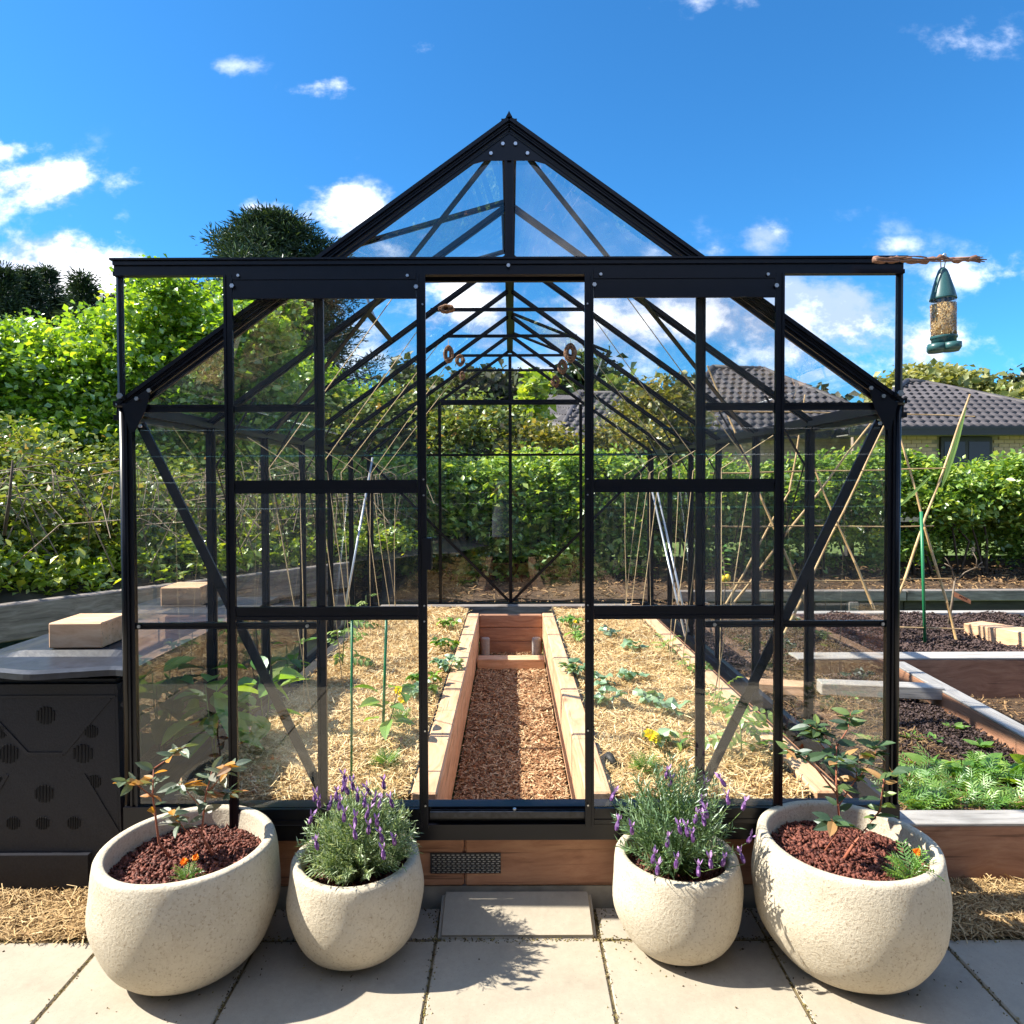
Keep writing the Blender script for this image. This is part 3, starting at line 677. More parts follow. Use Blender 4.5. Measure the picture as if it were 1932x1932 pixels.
# sliding doors: each a frame with its rails and panes as sub-parts
for sx, xa, xb in ((-1, -.902, -.266), (1, .236, .866)):
    yd = 2.206; fr_ = MB()
    for x in (xa+.014, xb-.014): fr_.bar((x, yd, .285), (x, yd, 2.045), .028, .018)
    if sx < 0: pass
    d_ = fixn(fr_.build('sliding_door', BM, gh))
    for z, h_ in ((2.012, .082), (1.378, .042), (.975, .042), (.322, .05)):
        bar('door_rail', (xa+.029, yd, z), (xb-.029, yd, z), h_, .017, parent=d_)
    for z0, z1 in ((.348, .952), (.998, 1.355), (1.40, 1.972)):
        pane([(xa+.028, yd, z0), (xb-.028, yd, z0), (xb-.028, yd, z1), (xa+.028, yd, z1)], d_)
    bolt((xa+.03, yd-.011, 2.01), parent=d_, r=.007); bolt((xb-.028, yd-.011, 2.005), parent=d_, r=.007)
    bolt((xa+.05, yd-.011, 2.042), parent=d_, r=.005); bolt((xb-.055, yd-.011, 2.04), parent=d_, r=.005)
    xe = xb-.008 if sx < 0 else xa+.008
    for z in (1.95, 1.40, 1.35, 1.0, .95, .6, .36): bolt((xe, yd-.011, z), parent=d_, r=.003)
q = MB(); q.box((-.276, 2.185, 1.115), (-.250, 2.225, 1.215)); q.build('door_handle', BM, gh)
bolt((-.004, 2.199, 2.072), r=.006); bolt((.01, 2.222, .332), (0, 0, 1), r=.006)

# ------------------------------------------------------------------ leaves as shared meshes
def leaf_mesh(name, kind, m, seed=0):
    r = random.Random(seed); V, F_ = [], []
    def blade(o, d, n, ln, wd, fold=.18, curl=.25, segs=4, tip=1.0):
        d = Vector(d).normalized(); n = Vector(n).normalized(); a = d.cross(n).normalized(); n = a.cross(d)
        b0 = len(V)
        for i in range(segs+1):
            t_ = i/segs; w = wd*.5*math.sin(math.pi*min(1, t_**.8*tip+.02))**.75 if 0 < i < segs else 0.0005
            c = Vector(o) + d*ln*t_ - n*curl*ln*t_*t_
            V.append(tuple(c - a*w + n*w*fold*2)); V.append(tuple(c)); V.append(tuple(c + a*w + n*w*fold*2))
        for i in range(segs):
            q = b0+3*i; F_.append((q, q+1, q+4, q+3)); F_.append((q+1, q+2, q+5, q+4))
    if kind == 'ovate': blade((0, 0, 0), (1, 0, 0), (0, 0, 1), 1, .50, curl=.3, segs=5)
    elif kind == 'strap': blade((0, 0, 0), (1, 0, 0), (0, 0, 1), 1, .055, fold=.1, curl=.05, segs=6)
    elif kind == 'slim': blade((0, 0, 0), (1, 0, 0), (0, 0, 1), 1, .42, fold=.12, curl=.12, segs=4)
    elif kind == 'tomato':
        for i, x in enumerate((.3, .55, .8)):
            for s in (-1, 1): blade((x, 0, -.1*x*x), (.55, s*.8, -.1), (0, 0, 1), .38-.05*i, .2, segs=3)
        blade((.85, 0, -.1), (1, 0, -.3), (0, 0, 1), .42, .24, segs=3); blade((0, 0, 0), (1, 0, -.1), (0, 0, 1), .9, .02, segs=2)
    elif kind == 'trifoliate':
        for a in (-1.3, 0, 1.3): blade((.05*math.cos(a), .05*math.sin(a), 0), (math.cos(a), math.sin(a), .05), (0, 0, 1), .55, .46, segs=3, fold=.25)
    elif kind == 'round':
        b0 = len(V); V.append((.45, 0, .05)); k = 9
        for i in range(k): a = 2*math.pi*i/k; rr = .5*(1+.12*r.uniform(-1, 1)); V.append((.45+rr*math.cos(a), rr*math.sin(a)*.9, .12*math.cos(a*3+seed)))
        for i in range(k): F_.append((b0, b0+1+i, b0+1+(i+1) % k))
    elif kind == 'feather':
        for i in range(6):
            x = .15+.13*i
            for s in (-1, 1): blade((x, 0, .1*math.sin(x*3)), (.7, s*.75, .15), (0, 0, 1), .30, .065, segs=2)
        blade((0, 0, 0), (1, 0, .1), (0, 0, 1), 1, .04, segs=3, curl=0)
    me = bpy.data.meshes.new(name); me.from_pydata(V, [], F_); me.update(); me.materials.append(MATS[m])
    at_ = me.attributes.new('rnd', 'FLOAT', 'POINT'); vals = r.random(); at_.data.foreach_set('value', np.full(len(V), vals, np.float32))
    return me
LM = {}
def lm(kind, m, tone):
    key = (kind, m, round(tone, 1))
    if key not in LM:
        me = leaf_mesh('leaf', kind, m, int(tone*10)+3); me.attributes['rnd'].data.foreach_set('value', np.full(len(me.vertices), tone, np.float32)); LM[key] = me
    return LM[key]
def put_leaf(parent, kind, m, p, d, size, n=None, tone=None, name='leaf'):
    tone = random.random() if tone is None else tone
    o = bpy.data.objects.new(name, lm(kind, m, tone)); COL.objects.link(o); o.parent = parent
    d = Vector(d).normalized(); n = Vector(n) if n is not None else Vector((random.gauss(0, .4), random.gauss(0, .4), 1))
    y = n.cross(d).normalized(); z = d.cross(y)
    Mx = Matrix((d, y, z)).transposed().to_4x4() @ Matrix.Scale(size, 4); Mx.translation = Vector(p); o.matrix_local = Mx
    return o
def stemmed(label, cat, name, p, stems, leafkind, leafm, nleaf, size, stemm='green_stem', r=.004, leafstart=.3, group=None, petiole=.4, joined=False, tone=None):
    "plant with explicit stems (lists of points relative to p) and leaves along them"
    t = thing(name, label, cat, p, 0, group)
    for st in stems:
        st = [Vector(q) for q in st]; k = len(st)
        q = MB(); q.tube(st, [r*(1-.6*i/(k-1)) for i in range(k)], 5); q.build('stem', stemm, t, True)
    pts = []
    for i in range(nleaf):
        st = [Vector(q) for q in stems[i % len(stems)]]; f = leafstart + (1-leafstart)*((i//len(stems)+random.random()*.6)/max(1, nleaf//len(stems)))
        f = min(f, .999)*(len(st)-1); j = int(f); c = st[j].lerp(st[j+1], f-j)
        a = i*2.4+random.uniform(-.3, .3); d = Vector((math.cos(a), math.sin(a), random.uniform(-.35, .55)))
        s = size*random.uniform(.65, 1.2)
        put_leaf(t, leafkind, leafm, c+d*s*petiole*.3, d, s, tone=tone)
    return t

# ------------------------------------------------------------------ the four stone pots
def pot(label, cx, cy, R, Hh, soilm, seed=0):
    t = thing('stone_pot', label, 'planter pot', (cx, cy, 0))
    k = 14; prof = [(0, .0), (R*.44, .0), (R*.50, .002)]
    for i in range(1, k+1):
        a = (i/k)**1.25; z = Hh*(.005+.975*a); rr = R*(.50+.50*(1-abs(1-min(1, a/.66))**2.3)**.60) - (R*.06*(max(0, a-.62)/.38)**1.5)
        prof.append((rr, z))
    rim = prof[-1][0]
    prof += [(rim-.003, Hh), (rim-.008, Hh+.003), (rim-.024, Hh+.003), (rim-.029, Hh), (rim-.031, Hh-.008), (rim-.036, Hh*.6), (rim-.07, Hh*.35)]
    q = MB(); q.lathe(prof, 72); o = fixn(q.build('pot_body', 'pot_stone', t, True))
    for v in o.data.vertices:
        v.co.x += .0022*math.sin(v.co.z*40+v.co.y*17); v.co.y += .0022*math.cos(v.co.z*33+v.co.x*19)
    zs = Hh-(.062 if R > .22 else .055); rs = rim-.032
    q = MB(); q.lathe([(0, zs+.002), (rs*.4, zs+.002), (rs*.8, zs), (rs, zs-.006)], 40); q.build('soil', 'red_ground', t, True)
    n = int(3400*(rs/.22)**2); a = rng.uniform(0, 2*math.pi, n); r_ = rs*np.sqrt(rng.random(n))*.985
    P = np.stack([r_*np.cos(a), r_*np.sin(a), zs+.003*(1-(r_/rs)**2)+.004*np.sin(a*3+r_*40)+rng.uniform(0, .010, n)], 1)
    o = bits_cloud('bark_mulch', P, .0185, .0105, soilm, t, .5, chunky=True); tag(o, kind='stuff')
    return zs
ZS1 = pot('large cream stone pot with two blueberry stems, beside the black compost bin', -.942, 2.0, .256, .345, 'red_bark')
ZS2 = pot('small cream stone pot holding the compact lavender with upright purple flowers', -.466, 2.06, .200, .272, 'red_bark')
ZS3 = pot('small cream stone pot holding the loose spreading lavender right of the door', .497, 2.07, .192, .272, 'red_bark')
ZS4 = pot('large cream stone pot with a tall dark leaved blueberry, before the right garden bed', .975, 2.0, .262, .350, 'red_bark')

# blueberry bushes: stems as seen, leaves along the shoots
def blueberry(label, base_, stems, leafm, nleaf, size, tones, stemm):
    t = thing('blueberry_bush', label, 'blueberry bush', base_)
    B = Vector(base_)
    for st, w in stems:
        st = [Vector(q)-B for q in st]; k = len(st); q = MB(); q.tube(st, [w*(1-.65*i/(k-1)) for i in range(k)], 6); q.build('stem', stemm, t, True)
    tot_ = sum(1 for _ in stems)
    i = 0
    for st, w in stems:
        st = [Vector(q)-B for q in st]; n_ = nleaf if len(st) > 2 else nleaf//2
        for j in range(n_):
            f = .45+.55*(j+random.random())/n_; f = min(f, .999)*(len(st)-1); a = int(f); c = st[a].lerp(st[a+1], f-a)
            an = j*2.4+i; d = Vector((math.cos(an), math.sin(an)*.8, random.uniform(-.25, .6))); s = size*random.uniform(.65, 1.15)
            put_leaf(t, 'slim', leafm, c, d, s, n=(random.gauss(0, .6), random.gauss(-.2, .6), 1), tone=random.choice(tones))
        i += 1.3
    return t
A_ = at
blueberry('young blueberry with bronze, green and orange leaves in the big left pot', (-.93, 2.02, ZS1),
    [([(-1.00, 2.02, ZS1), A_(300,1590,2.02), A_(288,1500,2.02), A_(290,1450,2.03)], .0045), ([A_(290,1505,2.02), A_(258,1480,2.0), A_(232,1475,1.98)], .002),
     ([A_(290,1450,2.03), A_(320,1430,2.05), A_(350,1408,2.08)], .002), ([(-.88, 2.03, ZS1), A_(380,1575,2.03), A_(388,1500,2.03), A_(400,1455,2.02)], .0042),
     ([A_(388,1500,2.03), A_(420,1462,2.02), A_(445,1440,2.0)], .002), ([A_(386,1530,2.03), A_(350,1490,2.0), A_(335,1478,1.98)], .002),
     ([A_(376,1600,2.03), A_(345,1560,1.98), A_(322,1528,1.96)], .002), ([A_(390,1490,2.03), A_(425,1500,2.05), A_(440,1495,2.06)], .0018)],
    'blueberry_leaf', 13, .052, [0, .1, .2, .3, .4, .4, .5, .7, .8, 1.0], 'red_stem')
blueberry('taller blueberry with dark green leaves and one red shoot in the big right pot', (.97, 2.0, ZS4),
    [([(.93, 2.04, ZS4), A_(1585,1560,2.04), A_(1578,1480,2.05), A_(1578,1400,2.08)], .0050), ([A_(1580,1500,2.04), A_(1540,1450,2.02), A_(1510,1425,2.0), A_(1480,1412,1.98)], .003),
     ([(.95, 1.98, ZS4), A_(1612,1590,1.98), A_(1660,1530,1.96), A_(1668,1470,1.94)], .005), ([A_(1578,1440,2.06), A_(1545,1400,2.08), A_(1540,1362,2.1)], .0025),
     ([A_(1578,1410,2.08), A_(1600,1375,2.1), A_(1605,1345,2.12)], .0025), ([A_(1582,1520,2.04), A_(1615,1470,2.06), A_(1620,1420,2.08)], .0028),
     ([A_(1618,1470,2.06), A_(1650,1430,2.08), A_(1655,1405,2.1)], .002), ([A_(1578,1430,2.08), A_(1555,1385,2.1), A_(1528,1370,2.12)], .002), ([A_(1668,1472,1.94), A_(1685,1455,1.93)], .002),
     ([A_(1612,1590,1.98), A_(1580,1560,1.94), A_(1568,1545,1.93)], .002), ([A_(1615,1440,2.07), A_(1590,1430,2.02), A_(1575,1440,2.0)], .002)],
    'blueberry_leaf_dark', 14, .060, [0, .1, .2, .3, .4, .5, .6, .7, .8, 1.0], 'red_stem')

# lavenders
def lav_flower_mesh(seed):
    r = random.Random(seed); q = MB()
    q.lathe([(0, 0), (.0042, .003), (.0058, .010), (.0052, .018), (.0035, .024), (.001, .027)], 7)
    nb = len(q.f)
    for i in range(4):
        a = i*math.pi/2+r.uniform(-.3, .3); d = Vector((math.cos(a)*.55, math.sin(a)*.55, 1)).normalized(); s = Vector((-math.sin(a), math.cos(a), 0))
        o = Vector((0, 0, .023)); L_ = r.uniform(.016, .026)
        q.v += [tuple(o), tuple(o+d*L_*.6+s*.0035), tuple(o+d*L_), tuple(o+d*L_*.6-s*.0035)]; n = len(q.v); q.f.append((n-4, n-3, n-2, n-1))
    me = q.mesh('flower'); me.materials.append(MATS['purple_spike']); me.materials.append(MATS['purple_bract'])
    for i, p in enumerate(me.polygons): p.material_index = 1 if i >= nb or i % 5 == 0 else 0
    return me
LFM = [lav_flower_mesh(i) for i in range(4)]
def lavender(label, cx, cy, z0, Rx, Hh, nst, leafm, flowers, spread, seed, lens=.019):
    t = thing('lavender', label, 'lavender', (cx, cy, z0)); r = np.random.default_rng(seed)
    a = r.uniform(0, 2*math.pi, nst); q = np.sqrt(r.random(nst)); tilt = q*spread
    tips = np.stack([np.cos(a)*np.sin(tilt), np.sin(a)*np.sin(tilt), np.cos(tilt)], 1)*np.array([Rx, Rx, Hh])*r.uniform(.75, 1.08, nst)[:, None]
    sm = MB()
    PP, DD = [], []
    for tp in tips:
        T_ = Vector(tp); b0 = Vector((T_.x*.15, T_.y*.15, 0)); mid = Vector((T_.x*.55, T_.y*.55, T_.z*.62))
        pts = [b0, mid, T_]; sm.tube(pts, [.0016, .0013, .0007], 3, False)
        for k in range(26):
            f = .22+.78*k/26; c = (b0.lerp(mid, f*2) if f < .5 else mid.lerp(T_, (f-.5)*2))
            ax_ = (T_-b0).normalized(); an = k*2.1+T_.x*50; per = ax_.cross(Vector((math.cos(an), math.sin(an), .3))).normalized()
            PP.append(tuple(c)); DD.append(tuple(per*.8+ax_*.85))
    st = sm.build('stems', 'green_stem', t); tag(st, kind='stuff')
    PP = np.array(PP); n = len(PP); DD = np.array(DD)
    o = leaf_cloud('foliage', PP, lens, leafm, t, aspect=.17, dirs=DD, flat=.05, svar=.25); tag(o, kind='stuff')
    for (u, v, Y, tl) in flowers:
        p = A_(u, v, Y) - Vector((cx, cy, z0))
        f = bpy.data.objects.new('flower', LFM[random.randrange(4)]); COL.objects.link(f); f.parent = t
        f.location = p; f.rotation_euler = (random.gauss(0, .25), tl, random.uniform(0, 6)); f.scale = (1.12,)*3
        q_ = MB(); q_.tube([p*.35+Vector((0, 0, .02)), p*.8+Vector((0, 0, -.004)), p], .0009, 3, False); q_.build('flower_stalk', 'green_stem', t)
lavender('compact lavender bush with dense grey green leaves and a crown of purple flowers', -.452, 2.05, ZS2-.005, .185, .262, 560, 'lavender_leaf',
    [(603,1525,1.99,-.2),(618,1530,1.98,0),(645,1495,2.02,0),(658,1500,2.0,.1),(667,1492,2.04,0),(675,1515,2.0,.1),(688,1525,1.98,.2),(700,1500,2.08,.3),(634,1512,2.03,0),
     (593,1512,2.0,-.3),(583,1555,1.96,-.4),(649,1552,1.93,0),(702,1520,2.0,.2),(715,1530,2.02,.3),(725,1490,2.06,.1),(742,1525,2.06,.4),(672,1585,1.90,0),(695,1575,1.92,.1),
     (722,1590,1.92,.2),(745,1595,1.95,.3),(600,1605,1.92,-.2),(725,1623,1.88,.2),(670,1560,1.92,0),(640,1530,1.97,0),(652,1478,2.05,.0),(690,1545,1.95,.2),(712,1560,1.95,.2)], 1.25, 3)
lavender('loose lavender bush with long dark green shoots and scattered violet flowers', .487, 2.06, ZS3-.005, .20, .35, 230, 'lavender_leaf_dark',
    [(1152,1512,2.0,-.4),(1162,1568,1.95,-.5),(1193,1575,1.93,-.3),(1257,1470,2.05,0),(1263,1485,2.05,0),(1370,1485,2.05,.2),(1325,1490,2.08,.1),(1322,1525,2.0,.1),(1335,1545,1.95,.1),
     (1310,1555,1.95,0),(1285,1575,1.92,0),(1298,1580,1.9,.1),(1258,1600,1.9,0),(1230,1630,1.9,-.2),(1275,1640,1.88,0),(1342,1640,1.88,.1),(1362,1635,1.9,.3),(1400,1530,2.0,.4),
     (1410,1590,1.98,.5),(1405,1630,1.95,.6),(1318,1655,1.86,0),(1240,1652,1.88,0),(1375,1520,2.02,.3),(1330,1560,1.93,.1),(1308,1590,1.9,0)], 1.25, 5, .023)

# little marigolds in the big pots
def marigold(label, p, R, Hh, nlf, flowers, petal, flw=.03):
    t = thing('marigold', label, 'marigold', p)
    q = MB()
    for i in range(7): a = i*.9; q.tube([(0, 0, 0), (R*.4*math.cos(a), R*.4*math.sin(a), Hh*.6), (R*.6*math.cos(a), R*.6*math.sin(a), Hh*.8)], .0018, 4)
    q.build('stem', 'green_stem', t)
    for i in range(nlf):
        a = i*2.4; e = random.uniform(0, 1); d = Vector((math.cos(a), math.sin(a), .2+e*.8)).normalized()
        put_leaf(t, 'feather', 'marigold_leaf', d*R*.15+Vector((0, 0, Hh*.45*e)), d, R*random.uniform(.6, .95))
    for (dx, dy, dz, s) in flowers:
        q = MB()
        for ring in range(4):
            k = 9-ring*1; rr = flw*.5*s*(1-.22*ring)
            for i in range(k):
                a = 2*math.pi*i/k+ring*.4; c = Vector((math.cos(a), math.sin(a), 0)); sd = Vector((-math.sin(a), math.cos(a), 0))
                o = Vector((0, 0, ring*.0035)); q.poly([o, o+c*rr*.7+sd*rr*.34+Vector((0, 0, .006)), o+c*rr+Vector((0, 0, .003+ring*.002)), o+c*rr*.7-sd*rr*.34+Vector((0, 0, .006))])
        f = q.build('flower', petal, t, loc=(dx, dy, dz)); f.rotation_euler = (.5, 0, random.random())
        q = MB(); q.tube([(0, 0, 0), (dx*.8, dy*.8, dz*.7), (dx, dy, dz)], .0014, 4); q.build('flower_stalk', 'green_stem', t)
    return t
marigold('small marigold with two orange yellow blooms near the front rim of the left blueberry pot', gz(352,1668,ZS1), .05, .05, 26, [(-.005, 0, .06, .8), (.02, .01, .065, .7)], 'orange_petal')
marigold('feathery marigold with one orange bud at the right rim of the right blueberry pot', gz(1718,1672,ZS4), .085, .08, 40, [(.02, .01, .085, .8)], 'orange_petal')
marigold('tiny seedling clump at the left inner rim of the right blueberry pot', gz(1505,1650,ZS4), .035, .03, 16, [], 'orange_petal')

# ------------------------------------------------------------------ plants in the greenhouse beds
def gb(u, v): return gz(u, v, .31)
def upright(Hh, lean=(0, 0), n=1, sp=.03):
    out = []
    for i in range(n):
        a = i*2.1; o = (sp*math.cos(a)*(n > 1), sp*math.sin(a)*(n > 1))
        out.append([(0, 0, 0), (lean[0]*.5+o[0]*.6, lean[1]*.5+o[1]*.6, Hh*.5), (lean[0]+o[0], lean[1]+o[1], Hh)])
    return out
PEP = [(405,1440,.30,20,.165,'broad leaved pepper plant with glossy leaves just behind the big left pot'), (500,1400,.30,18,.145,'pepper plant behind the left door beside the diagonal brace'),
       (330,1330,.28,15,.15,'pepper plant by the left glass wall, nearest the compost bins'), (430,1290,.24,12,.10,'dark leaved pepper plant in the second row of the left bed'),
       (545,1300,.24,11,.10,'pepper plant with bright top leaves in the middle of the left bed'), (722,1402,.23,12,.10,'staked pepper plant with drooping leaves beside the yellow marigold')]
for u, v, h, n, s, lb in PEP:
    stemmed(lb, 'pepper plant', 'pepper_plant', gb(u, v), upright(h, (random.uniform(-.03, .03), 0), 2, .04), 'ovate', 'pepper_leaf', n, s, leafstart=.35, petiole=1.0)
TOM = [(645,1262,.30,14,.13,'tomato plant beside the green stake in the left bed'), (395,1240,.30,12,.12,'tomato plant at the far left wall under its twine'), (690,1190,.26,9,.1,'small tomato plant at the back of the left bed'),
       (1262,1232,.10,9,.09,'low tomato seedling beside the right edge timber, farthest back'), (1300,1270,.10,8,.09,'low tomato seedling beside the right edge timber, second from the back'),
       (1352,1345,.13,9,.09,'low tomato seedling beside the right edge timber, middle of the row'), (1400,1440,.24,16,.13,'leafy tomato plant in the right bed behind the loose lavender'), (1640,1440,.14,9,.09,'tomato seedling behind the right glass at the corner')]
for u, v, h, n, s, lb in TOM[:-1]:
    stemmed(lb, 'tomato plant', 'tomato_plant', gb(u, v), upright(h, (random.uniform(-.03, .03), 0)), 'tomato', 'tomato_leaf', n, s, leafstart=.25)
STR = [(845,1190,'strawberry plant at the back of the left bed by the path'), (838,1232,'strawberry plant second from the back beside the left path timber'), (842,1272,'strawberry plant third from the back beside the left path timber'),
       (800,1300,'pale strawberry plant a little away from the left path timber'), (790,1325,'strawberry plant right behind the yellow marigold'), (1075,1185,'strawberry plant at the back corner of the right bed by the path'),
       (1092,1215,'strawberry plant behind the right door stile'), (1140,1340,'strawberry plant with a red berry near the right door stile'), (1082,1280,'strawberry plant trailing over the right path timber')]
for u, v, lb in STR:
    stemmed(lb, 'strawberry plant', 'strawberry_plant', gb(u, v), [[(0, 0, 0), (.05*math.cos(a), .05*math.sin(a), .07)] for a in (0, 1.3, 2.6, 3.9, 5.2)], 'trifoliate', 'blue_leaf' if random.random() < .5 else 'marigold_leaf', 14, .085, leafstart=.8, r=.0015)
SQ = [(1150,1205,'blue green squash seedling at the back of the right bed'), (1195,1232,'squash seedling with drooping leaf near the back of the right bed'), (1190,1290,'small squash seedling in the middle of the right bed'),
      (1135,1300,'broad leaved squash seedling by the right door stile'), (1222,1335,'large blue green squash seedling in the centre of the right bed'), (1262,1355,'yellowing squash seedling right of the centre one'),
      (1245,1418,'low bean seedling in front of the squash seedlings'), (1290,1420,'low bean seedling with yellow leaves beside the right jamb')]
for u, v, lb in SQ:
    stemmed(lb, 'seedling', 'seedling', gb(u, v), [[(0, 0, 0), (.035*math.cos(a), .035*math.sin(a), .06)] for a in (.3, 1.7, 3.1, 4.5)], 'round' if 'squash' in lb else 'ovate', 'blue_leaf' if 'squash' in lb else 'pepper_leaf', 8, .07 if 'squash' in lb else .06, leafstart=.7, r=.002)
marigold('tall marigold with a bright yellow bloom beside the staked pepper', gb(755,1372), .07, .08, 30, [(.0, 0, .16, 2.0), (.012, -.01, .12, 1.7)], 'yellow_petal')
marigold('low green marigold without flowers in front of the staked pepper', gb(730,1452), .075, .05, 34, [], 'yellow_petal')
marigold('marigold with one wide yellow bloom behind the loose lavender', gb(1218,1462), .075, .07, 34, [(.02, -.02, .15, 2.5)], 'yellow_petal')
marigold('small flowering marigold at the far right corner of the path', gb(1085,1195), .06, .06, 20, [(.0, 0, .08, 1.2)], 'yellow_petal')
# stakes
def stake(label, p0, p1, r, m, cat='garden stake', name='garden_stake'):
    q = MB(); p0, p1 = Vector(p0), Vector(p1); q.tube([p0, p1], r, 8); return tag(q.build(name, m, None, True), label, cat)
s0 = gb(663,1470); stake('thin green stake standing alone in the left bed', s0, at(664,1168,s0.y), .0045, 'stake_green')
s0 = gb(722,1403); stake('green stake tied to the pepper plant beside the marigold', s0, at(729,1168,s0.y), .006, 'stake_green')
s0 = gb(562,1290); stake('dark twiggy stake behind the left door', s0, at(568,1165,s0.y), .004, 'bark')
q = MB(); p = gb(1150,1448); q.tube([p+Vector((-.01, .03, .03)), p+Vector((.0, 0, .04)), p+Vector((.015, -.035, .03))], [.012, .016, .011], 10); q.tube([p+Vector((-.004, .01, .036)), p+Vector((0, .0, .037))], .020, 10)
tag(q.build('hose_connector', 'black_liner', None, True), 'black hose connector lying on the straw beside the right path timber', 'hose connector')

# ------------------------------------------------------------------ twine, collar-hung seed pods, poles
TW = []
for sx, nm in ((-1, 'left'), (1, 'right')):
    for n in range(1, 6):
        for dy in (0.0, .33):
            y = yn(n)+dy-.1
            if y > 5.9: continue
            top = Vector((sx*.40, yn(n) if n > 1 else y, 2.25 if n > 1 else roofz(.4)-.03)); mid = Vector((sx*(.98+.05*math.sin(n*3+dy*9)), y+.05, 1.45)); bot = Vector((sx*(.90+.08*math.sin(n*5+dy*7)), y+.1, .32))
            q = MB()
            if dy == 0: q.tube([top, mid], .0021, 4)
            q.tube([mid, mid.lerp(bot, .5)+Vector((.008*math.sin(n), 0, 0)), bot], .0022, 4)
            if dy: q.tube([mid, Vector((sx*1.2, y+.05, 1.6))], .0022, 4)
            tag(q.build('twine', 'twine'), '%s jute twine from the door on the %s side, %s' % (('nearest', 'second', 'third', 'fourth', 'fifth', 'sixth', 'seventh', 'eighth', 'ninth', 'tenth')[(n-1)*2+(dy > 0)], nm, 'hung from a collar bar' if dy == 0 else 'tied to the eave'), 'twine', 'plant strings inside the greenhouse')
stake('slim white aluminium prop leaning at the rear left corner of the greenhouse', (-1.16, 5.85, 1.60), (-1.22, 5.0, .36), .009, 'alu_pole', 'prop', 'prop')
stake('first of two slim white props leaning at the rear right corner of the greenhouse', (1.12, 5.5, 1.33), (1.16, 4.6, .36), .008, 'alu_pole', 'prop', 'prop')
stake('second of two slim white props, the one leaning further right at the rear corner', (1.16, 5.5, 1.33), (1.22, 4.75, .36), .008, 'alu_pole', 'prop', 'prop')
def pod(label, u, v, Y, w, h, string_top, seed):
    t = thing('dried_wreath', label, 'dried wreath', at(u, v, Y)); r = random.Random(seed)
    q = MB()
    for k in range(34):
        rw, rh = w*r.uniform(.14, .48), h*r.uniform(.22, .50); ph = r.uniform(0, 6); ty = r.uniform(-.4, .4); off = r.uniform(-.5, .5)*w*.35
        pts = [Vector((rw*math.cos(a+ph), off+rw*ty*math.sin(a*2), rh*math.sin(a+ph))) for a in [2*math.pi*i/14 for i in range(13)]]
        q.tube(pts, [.0024+.0022*r.random() for _ in pts], 4)
    q.build('twig_loop', 'dried_brown', t)
    s = at(*string_top, Y)-at(u, v, Y); q = MB(); q.tube([(0, 0, h*.45), s], .0015, 4); q.build('hanging_string', 'twine', t)
Y2, Y3, Y4, Y5 = yn(2), yn(3), yn(4), yn(5)
pod('brown twig bundle tied to the left end of the nearest collar bar', 842, 583, Y2-.03, .085, .04, (842, 578), 1)
pod('long brown twig loop hanging on the left under the second collar bar', 846, 668, Y3-.02, .062, .105, (846, 640), 2)
pod('round brown twig loop hanging on the left under the third collar bar', 868, 680, Y4-.02, .07, .08, (868, 672), 3)
pod('smallest twig loop hanging on the left under the rearmost collar bar', 872, 709, Y5-.02, .045, .065, (872, 700), 4)
pod('large brown twig loop hanging highest on the right', 1076, 666, Y3-.02, .08, .115, (1076, 640), 5)
pod('oval brown twig loop in the middle of the three on the right', 1061, 692, Y4-.02, .068, .105, (1061, 672), 6)
pod('lowest brown twig loop of the three on the right', 1048, 720, Y5-.02, .072, .095, (1052, 700), 7)

